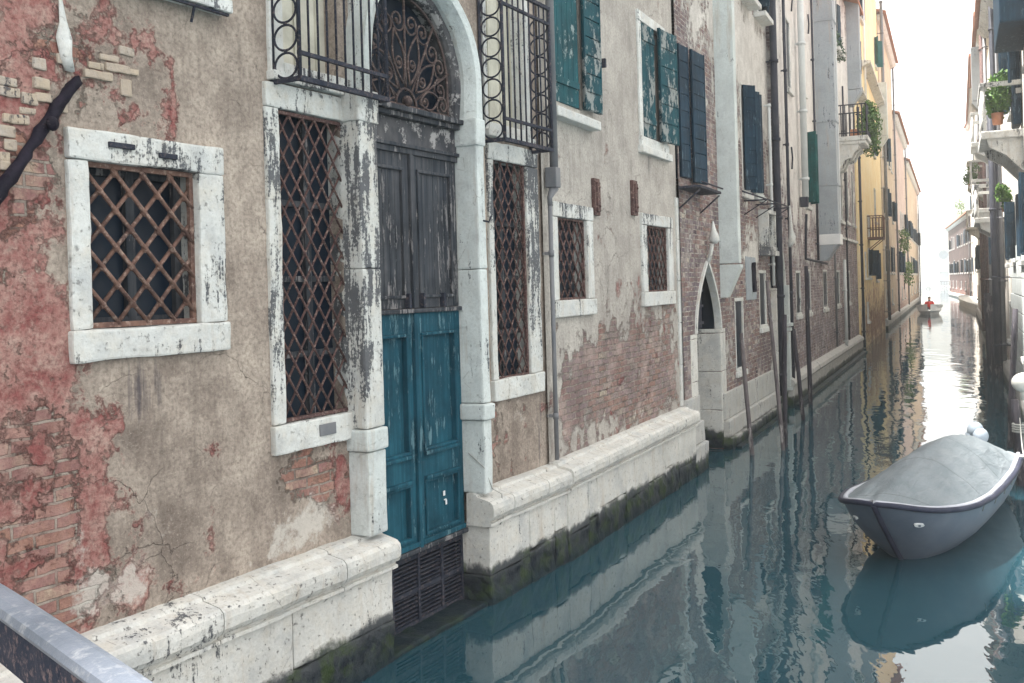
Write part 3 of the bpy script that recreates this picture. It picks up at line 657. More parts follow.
obj('arch_soffit', ring_mesh([(.688, .22), (.62, .2), (.615, .06), (.635, .03), (.688, .01)], .03), 'transom', near, FN2)
# fanlight
bm = BM(); bm.faces.new([bm.verts.new((x, .2, z)) for x, z in apts(.68, 24)]); fl = obj('fanlight', bm, 'glass', near, FN2)
bm = BM(); y = .1; FR_ = .60
def rad_at(a): return FR_+.26*max(0, math.sin(a))      # stilted arch: taller than wide
def spiral(cx, cz, r0, turns, a0, sgn, rad=.0095):
    P_ = []; N_ = int(18*turns)
    for i in range(N_+1):
        t = i/N_; q = r0*(1-t)**.85+.014; a = a0+sgn*t*turns*2*math.pi; P_.append((cx+q*math.cos(a), y, cz+q*math.sin(a)))
    tube(bm, P_, rad, 6); sphere(bm, P_[-1], .02, seg=6)
Z0 = AS+.03
for k in range(7):
    a = math.pi*k/6; q = rad_at(a); tube(bm, [(AC+.14*math.cos(a), y, Z0+.12*math.sin(a)), (AC+q*math.cos(a), y, Z0+q*math.sin(a))], .011, 6)
for k in range(6):
    a = math.pi*(k+.5)/6; q = rad_at(a)
    for sgn in (1, -1):
        aa = a+sgn*.12; spiral(AC+q*.80*math.cos(aa), Z0+q*.80*math.sin(aa), .085, 1.5, a+sgn*1.4, sgn)
    for sgn in (1, -1):
        tube(bm, [(AC+(.18+(q*.72-.18)*t)*math.cos(a)+sgn*.075*math.sin(t*math.pi)*math.sin(a), y-.01, Z0+(.18+(q*.72-.18)*t)*math.sin(a)-sgn*.075*math.sin(t*math.pi)*math.cos(a)) for t in [i/10 for i in range(11)]], .010, 6)
    spiral(AC+q*.42*math.cos(a), Z0+q*.42*math.sin(a), .045, 1.2, a+2, 1, .008)
tube(bm, [(AC+.14*math.cos(math.pi*i/10), y, Z0+.14*math.sin(math.pi*i/10)) for i in range(11)], .012, 6)
tube(bm, [(x, y, z) for x, z in apts(.61, 24)], .012, 6)
sphere(bm, (AC, y-.01, Z0+.04), .045, seg=8); bar(bm, (AC-.62, y, Z0), (AC+.62, y, Z0), .02, .02)
obj('scrollwork', bm, 'iron_brown', fl, FN2)
# transom board
bm = BM(); box(bm, -1.4, .02, .075, .2, 3.86, 4.06, .006, .003, .15); t_ = obj('transom', bm, 'transom', near, FN2)
bm = BM(); box(bm, -1.385, .005, .02, .18, 4.062, 4.10, .006); box(bm, -1.385, .005, -.02, .18, 4.103, 4.145, .008); obj('moulding', bm, 'dark_door', t_, FN2)
bm = BM(); box(bm, -1.39, .01, .045, .17, 3.835, 3.865, .005); box(bm, -1.38, .0, .065, .16, 3.79, 3.835, .005); obj('door_head', bm, 'dark_door', t_, FN2)
YD = .09
for (a, b) in ((-1.385, -.70), (-.68, -.005)):
    up = obj('upper_leaf', panel_leaf(a, b, 2.56, 3.80, YD, [(2.64, 3.68)]), 'dark_door', near, FN2)
    bm = BM()
    for i in range(6): x = a+.10+(b-a-.2)*i/6; box(bm, x+.002, x+(b-a-.2)/6-.002, YD+.012, YD+.024, 2.66, 3.66, .003)
    obj('boards', bm, 'dark_door', up, FN2)
    lo = obj('door_leaf', panel_leaf(a, b, .64, 2.52, YD, [(.72, 1.17), (1.40, 2.36)]), 'teal_door', near, FN2)
    for q_ in ((a+.02, b-.02, YD+.02, .66, .70), (a+.085, b-.085, YD+.005, 1.17, 1.20), (a+.085, b-.085, YD+.005, 1.37, 1.40)):
        bm = BM(); box(bm, q_[0], q_[1], YD-.03, q_[2], q_[3], q_[4], .006); obj('weather_bar', bm, 'teal_door', lo, FN2)
bm = BM(); box(bm, -.715, -.665, YD-.03, YD+.06, .64, 2.515, .008); obj('cover_strip', bm, 'teal_door', near, FN2)
bm = BM(); box(bm, -.712, -.668, YD-.03, YD+.06, 2.56, 3.79, .008); obj('cover_strip', bm, 'dark_door', near, FN2)
bm = BM(); box(bm, -1.385, -.005, YD-.035, YD+.05, 2.522, 2.557, .008); obj('ledge_rail', bm, 'dark_door', near, FN2)
for x in (-.80, -.60, -.30):
    bm = BM(); box(bm, x, x+.03, YD-.05, YD-.001, 2.56, 2.68, .004); obj('bolt', bm, 'iron', near, FN2)
bm = BM(); box(bm, -.30, -.275, YD+.014, YD+.0215, .98, 1.02, .002); box(bm, -.27, -.25, YD+.014, YD+.0215, .90, .94, .002); box(bm, -.29, -.26, YD+.014, YD+.0215, .94, .95); obj('chalk_mark', bm, 'white_paint', near, FN2)
# vent below the doors
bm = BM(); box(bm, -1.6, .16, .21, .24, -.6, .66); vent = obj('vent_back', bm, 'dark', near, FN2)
bm = BM()
for z in (.045, .30, .57): box(bm, -1.4, .02, .125, .175, z-.018, z+.018, .004)
for x in (-1.39, -1.02, -.66, -.32, -.01): box(bm, x-.015, x+.015, .12, .17, .03, .59, .004)
for i in range(16):
    z = .07+i*.032
    if abs(z-.30) < .02: continue
    box(bm, -1.39, .0, .135, .16, z, z+.012)
obj('vent_grille', bm, 'iron', vent, FN2)
bm = BM(); box(bm, -1.40, .02, .06, .3, .615, .655, .01); obj('threshold', bm, 'dark_door', near, FN2)
bm = BM(); box(bm, -1.42, .0, -.12, .2, -.5, .035, .02, .02, .1); obj('water_step', bm, 'plinth_low', near, FN2)
# plinth and ledge
LP = [(.05, .955), (-.015, .953), (-.05, .945), (-.058, .925), (-.15, .905), (-.19, .895), (-.215, .87), (-.222, .83), (-.218, .775), (-.20, .745), (-.17, .73), (-.165, .715), (-.19, .712), (-.19, .69), (-.14, .68), (.05, .68)]
def ledge_run(m, parent, cuts, prof, base_y=-.15, base_cuts=None, z1=.68):
    bm = BM()
    for a, b in zip(cuts, cuts[1:]): sweep(bm, prof, frange(a+.004, b-.004, .06), .007)
    o = obj('ledge', bm, 'plinth', parent, m)
    bm = BM()
    for i, (a, b) in enumerate(zip(base_cuts, base_cuts[1:])):
        box(bm, a+.003, b-.003, base_y, .2, .26+.05*((i*7) % 3), z1-.004, .012, .008, .09, seed=i)
        box(bm, a+.003, b-.003, base_y+.002, .2, -.6, .254+.05*((i*7) % 3), .02, .03, .07, seed=i+9)
    obj('plinth', bm, 'plinth', parent, m)
ledge_run(FN2, near, [-9, -6.2, -4.6, -3.1, -1.98, -1.36], LP, base_cuts=[-9, -7, -4.9, -3.9, -2.45, -1.38])
ledge_run(FN2, near, [-.04, .33, 1.0, 1.57], LP, base_cuts=[-.0, .72, 1.22, 1.56])
LPB = [(y, z+.02) for y, z in LP]
ledge_run(FB2, near, [.0, 1.0, 2.1, 3.4, 4.66], LPB, base_cuts=[.0, .55, .8, 1.7, 2.5, 3.2, 3.8, 4.66], z1=.70)
# far part of the near house (frame B)
bb = field([(1.4, 1.9, .8, .35, .5), (2.7, 1.75, 1.4, .75, .5), (4.0, 1.8, .9, .8, .45), (.7, 1.3, .6, .35, .4), (1.2, 1.35, 1., .4, .33), (.3, 1.5, .3, .4, .1), (3.2, 1.2, 1.2, .3, .3), (2.2, 3.9, .4, .5, .22)], -.05)
br = field([(1.6, 1.6, 1.3, .7, .40), (3.2, 1.9, 1.3, .7, .42), (2.2, 3.6, .4, .6, .22), (3.9, 4.2, .6, .3, .1)], -.1)
bs = field([(.20, 1.3, .10, .42, .5), (.42, 1.15, .12, .25, .4), (3.45, 4.2, .1, .25, .6), (3.75, 4.15, .08, .25, .6), (4.05, 4.2, .1, .22, .6), (1.05, 4.2, .1, .3, .4), (.7, 4.1, .25, .3, .25), (.1, 3.9, .1, .9, .3)], -.14)
bp = field([(.8, 1.2, .7, .3, .3), (2.6, 1.2, 1, .25, .3), (.35, 3.0, .2, 1.2, .2)], 0)
BW1, BW2, BW3 = (.34, 1.12, 4.60, 6.2), (3.2, 4.1, 4.58, 6.05), (4.86, 5.5, 4.2, 6.08)
holesB = [(.20, 1.24, 2.46, 3.50), (3.08, 4.24, 2.48, 3.54), (BW1[0], BW1[1], BW1[2], BW1[3]), (BW2[0]-.06, BW2[1]+.06, BW2[2]-.06, BW2[3]+.06), (.4, 1.2, 7.6, 9.4), (2.0, 2.8, 7.6, 9.4), (3.4, 4.2, 7.6, 9.4)]
facade('wall', 'plaster_far', near, FB, -.01, 4.66, 10.2, holesB, .11, 6.6, 6, dict(brick=bb, red=br, pale=bp, stain=bs), leftcap=False)
roof(near, FN, -15.2, 1.6, 10.45)
for r, fo, lab in (((.30, 1.10, 2.56, 3.41), (.165, 1.285, 2.39, 3.56), 'small square grilled window beside the drainpipe'), ((3.2, 4.12, 2.6, 3.455), (3.0, 4.33, 2.42, 3.60), 'small square grilled window near the brick edge')):
    p = pane(near, FB, r, .13, lab=lab)
    obj('frame', frame_bm(fo[0], fo[1], fo[2], fo[3], r[0]-fo[0], fo[1]-r[1], fo[3]-r[3], r[2]-fo[2], -.04, .22, .012, .006, 0, .12), 'stone_half', p, FB, attrs=dict(stain=field([((fo[0]+fo[1])/2, fo[3], .6, .07, .35)], -.04)))
    bm = BM(); lattice(bm, r[0], r[1], r[2], r[3], .16, .21, .0105, .02)
    for (a, b, c, d) in ((r[0], r[1], r[2], r[2]+.025), (r[0], r[1], r[3]-.025, r[3]), (r[0], r[0]+.02, r[2]+.025, r[3]-.025), (r[1]-.025, r[1], r[2]+.025, r[3]-.025)): box(bm, a, b, .005, .035, c, d, .003)
    obj('grille', bm, 'rust_red', p, FB)
# shuttered windows
window(near, FB, BW1[0], BW1[1], BW1[2], BW1[3], frame=False, bars=False, label='upper window with teal shutters over the drainpipe')
w1 = [o for o in bpy.data.objects if o.name.startswith('window')][-1]
obj('shutter', shutter_leaf(.62, 1.6, 5), 'shutter', w1, leafT(FB, .34, 4.60, 3, y=.03))
obj('shutter', shutter_leaf(.42, 1.6, 8, battens=True), 'shutter_worn', w1, leafT(FB, 1.06, 4.60, 5, y=-.04) )
bm = BM(); box(bm, .18, 1.40, -.12, .1, 4.41, 4.51, .015, .006, .12); obj('sill', bm, 'stone_half', w1, FB)
bm = BM(); box(bm, 1.58, 1.62, -.12, -.02, 5.15, 5.25, .005); obj('shutter_catch', bm, 'iron', w1, FB)
w2 = window(near, FB, BW2[0], BW2[1], BW2[2], BW2[3], fmat='stone', fw=.13, proud=.03, sill=.05, bars=False, label='upper window with badly peeling teal shutters')
obj('shutter', shutter_leaf(.45, 1.45, 5), 'shutter_worn', w2, leafT(FB, 3.21, 4.59, 4, y=.02))
obj('shutter', shutter_leaf(.56, 1.5, 6, battens=True), 'shutter_worn', w2, leafT(FB, 3.76, 4.58, 7, y=-.06))
bm = BM()
for i, x in enumerate((3.05, 3.3, 3.6, 3.95)): box(bm, x, x+.12, -.055, -.04, 4.36+.03*(i % 2), 4.44, .004)
obj('sill_fretting', bm, 'stone_soot', w2, FB)
for (a, b) in ((.45, 1.15), (2.05, 2.75), (3.45, 4.15)): window(near, FB, a, b, 7.66, 9.34, shutters=(('L', 172, .5), ('R', 172, .5)), smat='shutter')
for u0, z0, z1 in ((1.30, 3.48, 3.89), (2.62, 3.55, 3.98)):
    bm = BM(); box(bm, u0+.04, u0+.20, -.045, -.0, z0, z1, .008); box(bm, u0+.075, u0+.165, -.065, -.045, z0+.04, z1-.04, .006); sphere(bm, (u0+.12, -.07, z0+.1), .016, seg=6); sphere(bm, (u0+.12, -.07, z1-.1), .016, seg=6)
    obj('iron_plate', bm, 'rust_red', near, FB, label='narrow dark brown iron plate fixed to the wall')
# corner pipe at the bend
pipe(near, FB, .02, 1.0, 3.52, .022, -.07, 'pipe_grey')
bm = BM(); tube(bm, [(.02, -.07, 3.5), (.02, -.07, 3.58), (.09, -.09, 3.68)], [.024, .026, .05], 10); box(bm, .03, .15, -.14, -.02, 3.68, 3.88, .01); tube(bm, [(.1, -.09, 3.8), (.1, -.09, 10.1)], .042, 10); obj('rain_hopper', bm, 'pipe_grey', near, FB)
# stone corner strip
bm = BM(); z = .98; k = 0
while z < 3.4: box(bm, 4.56, 4.70, -.025, .2, z, z+.58, .008, .004, .2, seed=k); z += .585; k += 1
obj('corner_strip', bm, 'stone', near, FB)
# dark timber stuck in the wall and white cable cover
bm = BM(); P0, P1 = Vector((-4.42, -.03, 3.0)), Vector((-3.80, -.03, 3.86)); tube(bm, [P0.lerp(P1, i/22)+Vector((0, -.004*math.sin(i*.9), 0)) for i in range(23)], [.040+.014*mn.noise(Vector((i*.45, 2, 1)))-.014*(i/22) for i in range(23)], 9)
for v in bm.verts: v.co += mn.noise_vector(v.co*30)*.014+mn.noise_vector(v.co*60)*.012
sphere(bm, (-3.985, -.075, 3.60), .038, 1, .7, 1, 8); o = obj('timber', bm, 'beam', near, FN, label='charred dark timber running down the wall')
bm = BM(); tube(bm, [(-3.865, .0, 4.5), (-3.86, -.005, 4.3), (-3.862, -.012, 4.16), (-3.862, -.02, 4.07), (-3.85, -.025, 3.97), (-3.835, -.015, 3.91)], [.008, .011, .02, .037, .042, .024], 14)
for v in bm.verts:
    v.co += mn.noise_vector(v.co*14)*.022; v.co.y = v.co.y*.5-.005
obj('cable_cover', bm, 'stone', near, FN, smooth=True)
rs_ = random.Random(5)
for i, (cx, cz, w_, h_) in enumerate([(-4.18, 3.79, 0.09, 0.04), (-4.17, 3.74, 0.1, 0.04), (-4.06, 3.72, 0.08, 0.05), (-3.98, 3.74, 0.09, 0.04), (-4.14, 3.61, 0.12, 0.04), (-4.19, 3.54, 0.08, 0.05), (-4.17, 3.48, 0.06, 0.05), (-3.99, 3.81, 0.08, 0.05), (-3.65, 3.91, 0.17, 0.04), (-3.52, 3.97, 0.15, 0.04), (-3.44, 3.97, 0.1, 0.03), (-3.46, 3.87, 0.07, 0.08), (-3.66, 3.96, 0.08, 0.03), (-3.46, 4.08, 0.09, 0.04), (-3.57, 4.02, 0.11, 0.03), (-4.0, 3.91, 0.07, 0.05), (-3.87, 3.96, 0.05, 0.05), (-4.2, 3.42, 0.05, 0.04), (-4.07, 3.66, 0.08, 0.03), (-3.88, 3.7, 0.06, 0.04), (-4.21, 3.37, 0.05, 0.04)]):      # rough cream stones laid bare where the plaster has fallen
    bm = BM(); box(bm, cx-w_*.56, cx+w_*.56, -.010-rs_.random()*.010, .04, cz-h_*.58, cz+h_*.58, .009, .009, .03, seed=i*3.7); obj('bare_stone', bm, 'rubble', near, FN)
# hook + string on the right pilaster
bm = BM(); tube(bm, [(.08, -.15, 3.29), (.08, -.23, 3.27), (.10, -.24, 3.32)], .009, 6); obj('hook', bm, 'iron', near, FN)
bm = BM(); tube(bm, [(-.02, -.02, 1.30), (.0, -.16, 1.18), (.10, -.18, .98), (.16, -.235, .93), (.17, -.235, .72), (.175, -.2, .66)], .005, 5); obj('mooring_string', bm, 'rope', near, FN)

# ------------------------------------------------------------------ old brick house (frame C)
FC = Frame((2.377, 14.02), (.41505, .90980)).m
brick = thing('canal_house', 'old brown brick house with pointed water gate and pale projecting flue', 'house', FC)
cb_ = field([(3.6, 7.4, 3.6, 1.8, -.42), (2.9, 1.6, .6, .4, -.3), (5.2, 3.6, .8, .4, -.25), (6.0, 6.6, 1.4, 1., -.35), (5.0, 2.8, .5, .4, -.5), (7.2, 3, .3, 4, -.3)], .75)
cr2 = field([(1, 5, 1.5, 2, .2), (5, 1.5, 2, .6, .3)], 0.05)
cst = field([(1.2, 4.4, .8, .8, .3), (4, 2, .6, .8, .25), (5.2, 2.8, .3, .4, .4), (.9, 3, .5, .6, .2), (7, 5, .3, 3, .2), (2.6, 1.6, .3, .6, .35), (4.5, 1.6, .3, .6, .3)], -.05)
cpl = field([(1.9, 3.9, .6, .7, .2), (5.5, 6.8, 1.2, 1, .3)], 0)
AT = dict(brick=cb_, red=cr2, stain=cst, pale=cpl)
holesC = [(.05, .6, 4.2, 6.08), (.74, 2.28, -.6, 3.12), (3.45, 4.15, 1.15, 2.4), (5.7, 6.4, 1.8, 2.9), (4.4, 5.1, 4.3, 6.3), (5.5, 6.3, 4.35, 6.35), (4.7, 5.4, 7.95, 9.6), (6.0, 6.7, 7.95, 9.6), (.4, 1.2, 8, 9.6), (5.85, 6.6, 3.32, 4.05)]
facade('wall', 'brick_old', brick, FC, 0.0, 7.22, 10.4, holesC, .16, 8, 6, AT, leftcap=False)
roof(brick, FC, -.1, 7.3, 10.55)
portal(brick, FC, .74, 2.28, 1.95, 3.0, 'brick_old', AT, deep=1.5, label='pointed water gate with mossy pale jamb')
bm = BM()
for i in range(9): box(bm, .82+i*.09, .89+i*.09, .12, .15, 2.0, 2.62, .004)
for z in (2.06, 2.32, 2.56): box(bm, .80, 1.64, .10, .12, z, z+.04)
obj('hanging_gate', bm, 'iron', brick, FC)
bm = BM(); tube(bm, [(1.5, -.03, 3.02), (1.5, -.07, 3.15), (1.5, -.09, 3.3)], [.04, .03, .04], 8); tube(bm, [(1.5, -.12, 3.3), (1.5, -.13, 3.34), (1.5, -.13, 3.42), (1.52, -.12, 3.5), (1.49, -.12, 3.64)], [.05, .085, .07, .035, .015], 10)
for v in bm.verts: v.co += mn.noise_vector(v.co*16)*.02
obj('finial', bm, 'stone', brick, FC, smooth=True)
def chimney_flue(parent, m, u, w_, pr, z0, z1, mat, band=(), lz=.55, matf=None):
    bm = BM(); box(bm, u, u+w_, -pr, .05, z0, z1, .012)
    for z in band: box(bm, u-.02, u+w_+.02, -pr-.02, .05, z, z+.05)
    o = obj('flue', bm, mat, parent, m)
    bm = BM(); pf = [(.02, z0-.02), (-pr-.02, z0-.02), (-pr-.02, z0-.07), (-pr*.35, z0-lz), (.02, z0-lz)]
    sweep(bm, pf, [u-.01, u+w_+.01], 0); obj('corbel', bm, mat, o, m); return o
chimney_flue(brick, FC, 2.42, .2, .31, 3.0, 11.6, 'flue')
bm = BM(); tube(bm, [(2.3, -.42, 4.14), (4.6, -.42, 4.16), (6.9, -.4, 4.18)], .014, 6); 
for x in (4.5, 5.6, 6.9): tube(bm, [(x, -.42, 4.16), (x, .02, 4.16)], .014, 6); tube(bm, [(x, -.42, 4.16), (x, .02, 3.9)], .01, 6)
obj('iron_rail', bm, 'iron', brick, FC)
p = window(brick, FC, .05, .6, 4.2, 6.08, frame=False, bars=False, label='upper window with dark navy shutters')
obj('shutter', shutter_leaf(.34, 1.88, 8, battens=True), 'navy', p, leafT(FC, .07, 4.2, 8, y=-.0)); obj('shutter', shutter_leaf(.52, 1.94, 9, battens=True), 'navy', p, leafT(FC, .60, 4.16, 7, y=-.05))
bm = BM(); box(bm, -.05, 1.25, -.32, .0, 4.02, 4.06, .01); tube(bm, [(.0, -.3, 4.0), (.0, 0, 3.75)], .012, 6); tube(bm, [(1.2, -.3, 4.0), (1.2, 0, 3.75)], .012, 6); tube(bm, [(-.05, -.34, 4.1), (1.25, -.34, 4.1)], .012, 6); obj('bracket_shelf', bm, 'iron', p, FC)
window(brick, FC, 3.5, 4.1, 1.2, 2.36, fw=.06, proud=.012, sill=.04, bars=False, deep=.025)
window(brick, FC, 5.75, 6.35, 1.85, 2.85, fw=.06, proud=.012, sill=.05, bars=False, deep=.025)
window(brick, FC, 5.9, 6.55, 3.36, 4.0, fmat='stone_soot', fw=.08, proud=.2, sill=.04, bars=True, deep=.025, label='little window with white curtain')
p = window(brick, FC, 4.45, 5.05, 4.35, 6.25, fw=.05, proud=.02, sill=.05, shutters=(('L', 40, .45), ('R', 150, .5)), smat='navy')
p = window(brick, FC, 5.55, 6.25, 4.4, 6.3, fmat='flue', fw=.06, proud=.03, sill=.05, shutters=(('L', 8, .5),), smat='navy')
for a in (4.75, 6.05): window(brick, FC, a, a+.6, 8.0, 9.55, fw=.08, proud=.05, sill=.25, shutters=(('L', 110, .5), ('R', 30, .5)), smat='navy')
window(brick, FC, .45, 1.15, 8.05, 9.55, fw=.08, shutters=(('L', 170, .5), ('R', 170, .5)), smat='navy')
bm = BM(); box(bm, 4.45, 5.35, -.02, .05, 2.36, 3.15, .01, .01, .1); obj('render_patch', bm, 'flue_grey', brick, FC)
bm = BM(); box(bm, 4.93, 5.05, -.09, -.02, 2.5, 3.05, .02, .02, .1); obj('old_bracket', bm, 'beam', brick, FC)
pipe(brick, FC, 7.1,   .35, 10.3, .075, -.16, 'pipe_dark')
pipe(brick, FC, 6.75, 2.6, 6.2, .03, -.1, 'pipe_white')
bm = BM(); 
box(bm, .0, .70, -.045, .2, .70, 1.06, .012, .008, .12); box(bm, .005, .72, -.10, .2, .40, .695, .015, .01, .12); box(bm, .01, .74, -.15, .2, -.6, .395, .02, .02, .1)
x = 2.32; k = 0
for w_ in (1.1, 1.3, 1.2, 1.25):
    box(bm, x+.004, x+w_-.004, -.05, .2, .47, .90, .015, .008, .14, seed=k); box(bm, x+.004, x+w_-.004, -.11, .2, .19, .465, .02, .01, .14, seed=k+4); box(bm, x+.004, x+w_-.004, -.16, .2, -.6, .185, .02, .025, .12, seed=k+8); x += w_; k += 1
box(bm, 2.5, 6.9, -.26, -.15, -.5, .03, .01)
obj('plinth', bm, 'plinth_low', brick, FC)

# ------------------------------------------------------------------ grey brick house (frame D)
FD = Frame((5.5312, 20.7115), (.40981, .91217)).m
grey = thing('canal_house', 'tall greyish brick house with two drainpipes, grey flue and planted balcony', 'house', FD)
db = field([(8, 8.8, 9, 3.2, -.66), (3, 5.5, 2, 1.6, -.25), (9, 5.2, 2, .8, -.2)], .72)
dst = field([(3, 1.8, 1, .8, .3), (5, 1.4, .8, .5, .4), (8.6, 1.6, 1.2, .8, .3), (2, 4, .5, 1.5, .2), (11, 1.8, 1, .8, .3), (6, 4, .8, 1.2, .2)], -.02)
dp = field([(9, 1.5, 1.2, .5, .4), (4, 3, 1, .6, .2), (6, 7, 5, 2, .2)], 0)
AD = dict(brick=db, red=field([], .08), stain=dst, pale=dp)
dwin = [(3.9, 4.6, 7.3, 8.4), (4.2, 4.95, 4.55, 6.35), (3.9, 4.7, 1.9, 2.95), (2.3, 3.0, 1.9, 2.9), (7.2, 8.1, 1.9, 2.95), (10.3, 11.3, 1.9, 2.95), (8.6, 9.4, 4.55, 6.5), (11.7, 12.8, 4.55, 6.45), (13.7, 14.6, 4.6, 6.5), (15.8, 16.6, 4.6, 6.5), (13.6, 14.4, 1.9, 2.95), (11.0, 11.9, 7.05, 9.1), (8.7, 9.5, 7.4, 9.1), (4.0, 4.8, 10, 11.6), (8.6, 9.3, 10.0, 11.6), (10.4, 11.1, 10, 11.6), (12, 12.7, 10, 11.6), (1.8, 2.4, 7.0, 8.6)]
holesD = [(-.12, .68, -.6, 3.52)]+dwin
facade('wall', 'brick_pale', grey, FD, -.2, 17.3, 12.2, holesD, .22, 9.5, 6, AD)
roof(grey, FD, -.25, 17.35, 12.35)
portal(grey, FD, -.12, .68, 2.55, 3.4, 'brick_pale', AD, deep=1.1, label='narrow pointed water gate with moulded white jamb')
bm = BM()
for z, e in ((1.62, .05), (1.72, .08), (.36, .05)): box(bm, .62, .86, -.06-e, .4, z, z+.07, .01)
box(bm, .66, .84, -.08, .3, 1.78, 2.6, .01); box(bm, .66, .84, -.08, .3, .44, 1.6, .01); obj('moulded_jamb', bm, 'flue', grey, FD)
bm = BM(); tube(bm, [(.5, -.16, 3.4), (.5, -.2, 3.5), (.5, -.22, 3.62), (.5, -.2, 3.75), (.5, -.18, 4.25)], [.035, .07, .085, .05, .015], 10)
for v in bm.verts: v.co += mn.noise_vector(v.co*9)*.04
obj('finial', bm, 'stone', grey, FD, smooth=True)
for i, (a, b, c, d) in enumerate(dwin):
    hi = c > 7
    window(grey, FD, a+.04, b-.04, c+.04, d-.04, fw=.055, proud=.012, sill=.08 if c > 4 else .03, bars=i % 2 == 0, deep=.025, smat='green_far' if i == 1 else 'navy',
           shutters=(('L', 120, .5), ('R', 40, .5)) if i == 1 else ((('L', 170, .5), ('R', 170, .5)) if c > 9.5 else ()), fmat='stone_half')
pipe(grey, FD, 1.0, .4, 12.1, .035, -.09, 'pipe_dark'); pipe(grey, FD, 3.25, 4.65, 12.1, .08, -.14, 'pipe_white'); pipe(grey, FD, 11.9, .3, 3.3, .05, -.1, 'pipe_white', name='drainpipe')
bm = BM(); box(bm, 3.17, 3.34, -.20, -.02, 4.42, 4.66, .02); tube(bm, [(3.25, -.15, 4.25), (3.3, -.12, 3.9), (3.3, -.1, 3.2), (7.2, -.12, 3.12)], .03, 8); obj('cable', bm, 'pipe_dark', grey, FD)
chimney_flue(grey, FD, 6.7, .6, .5, 3.75, 13.6, 'flue_grey', band=(6.9, 9.6, 5.2)); 
bm = BM(); box(bm, 7.29, 7.33, -.515, -.01, 4.3, 13.5); box(bm, 6.68, 7.34, -.54, .0, 3.62, 3.9, .01); obj('flue_edge', bm, 'white_paint', grey, FD)
chimney_flue(grey, FD, 15.6, .5, .42, 9.3, 13.8, 'flue_grey', band=(9.9,))
bm = BM(); sweep(bm, [(.05, 4.05), (-.06, 4.04), (-.07, 3.96), (.05, 3.94)], frange(7.4, 17.2, .5), .01); obj('string_course', bm, 'stone_half', grey, FD)
for (x, z) in ((2.0, 5.2), (5.6, 5.6), (8.0, 3.4), (9.9, 5.0), (5.4, 9.0), (2.6, 8.9)):
    bm = BM(); tube(bm, [(x, -.03, z), (x, -.05, z+.25), (x+.02, -.03, z+.5)], .02, 5); obj('tie_iron', bm, 'iron', grey, FD)
for (x, z0, z1, mt) in ((5.9, 3.2, 12, 'pipe_dark'), (9.7, .7, 6.5, 'pipe_grey'), (13.2, .7, 9, 'pipe_dark')): pipe(grey, FD, x, z0, z1, .03, -.06, mt)
# balcony on consoles
bal = (10.6, 12.3); bm = BM(); box(bm, bal[0], bal[1], -1.0, .1, 6.86, 7.0, .02); box(bm, bal[0]+.04, bal[1]-.04, -.93, .1, 6.76, 6.86, .02)
balo = obj('balcony', bm, 'stone_half', grey, FD)
bm = BM()
for x in (bal[0]+.1, (bal[0]+bal[1])/2-.08, bal[1]-.26):
    sweep(bm, [(.05, 6.76), (-.72, 6.76), (-.74, 6.64), (-.6, 6.55), (-.5, 6.36), (-.3, 6.3), (-.2, 6.08), (.05, 6.0)], [x, x+.16], 0)
obj('console', bm, 'stone_half', balo, FD)
bm = BM(); n = 9
for i in range(n): 
    y = -.96+.96*i/(n-1); tube(bm, [(bal[0]+.04, y, 7.0), (bal[0]+.04, y, 7.95)], .016, 6); tube(bm, [(bal[1]-.04, y, 7.0), (bal[1]-.04, y, 7.95)], .016, 6)
for i in range(15): x = bal[0]+.04+(bal[1]-bal[0]-.08)*i/14; tube(bm, [(x, -.96, 7.0), (x, -.96, 7.95)], .016, 6)
for z in (7.1, 7.95): tube(bm, [(bal[0]+.04, 0, z), (bal[0]+.04, -.96, z), (bal[1]-.04, -.96, z), (bal[1]-.04, 0, z)], .02, 6)
obj('railing', bm, 'iron', balo, FD)
bm = BM(); box(bm, 8.3, 9.9, -.5, .1, 9.15, 9.25, .02); obj('planter_shelf', bm, 'stone_half', grey, FD)
bm = BM()
for (a, b, c, d) in ((.7, 5.5, .1, 0), (5.5, 10, .1, 0), (10, 17.3, .1, 0)):
    sweep(bm, [(.1, .66), (-.02, .65), (-.08, .60), (-.15, .56), (-.17, .48), (-.13, .42), (-.12, .0), (-.13, -.6), (.1, -.6)], frange(a+.004, b-.004, .25), .012)
    box(bm, a+.01, b-.01, -.27, -.13, -.5, .06, .01)
obj('plinth', bm, 'plinth_low', grey, FD)
# plants
rnd = random.Random(3)
FDp = FD @ Matrix.Translation((11.8, -.85, 7.25))
pl = thing('potted_plant', 'lush green plants spilling over the iron balcony railing', 'plant', FDp)
bm = BM()
for (x, y, z, r) in ((-.6, 0, .2, .3), (-.2, -.15, .35, .42), (.3, -.15, .3, .45), (.6, -.1, 0, .4), (.75, -.1, -.35, .35), (.4, -.15, .7, .3), (-.1, -.1, .75, .22), (.85, 0, .2, .3), (.2, -.1, -.2, .35)): leaves(bm, (x, y, z), (r, r*.8, r), 230, .06, rnd, .1)
obj('foliage', bm, 'leaf', pl, FDp)
bm = BM(); box(bm, -.7, .6, .2, .42, -.18, .02, .02); obj('planter', bm, 'terracotta', pl, FDp)
FDp = FD @ Matrix.Translation((9.1, -.3, 9.27))
pl = thing('potted_plant', 'dark trailing plants on the high white window shelf', 'plant', FDp); bm = BM()
for k in range(7): leaves(bm, (-.7+k*.23, -.05, rnd.uniform(.0, .35)), (.2, .2, .28), 70, .05, rnd, .3)
obj('foliage', bm, 'leaf_dark', pl, FDp); bm = BM(); box(bm, -.75, .75, -.1, .12, -.015, .16, .01); obj('planter', bm, 'pipe_grey', pl, FDp)

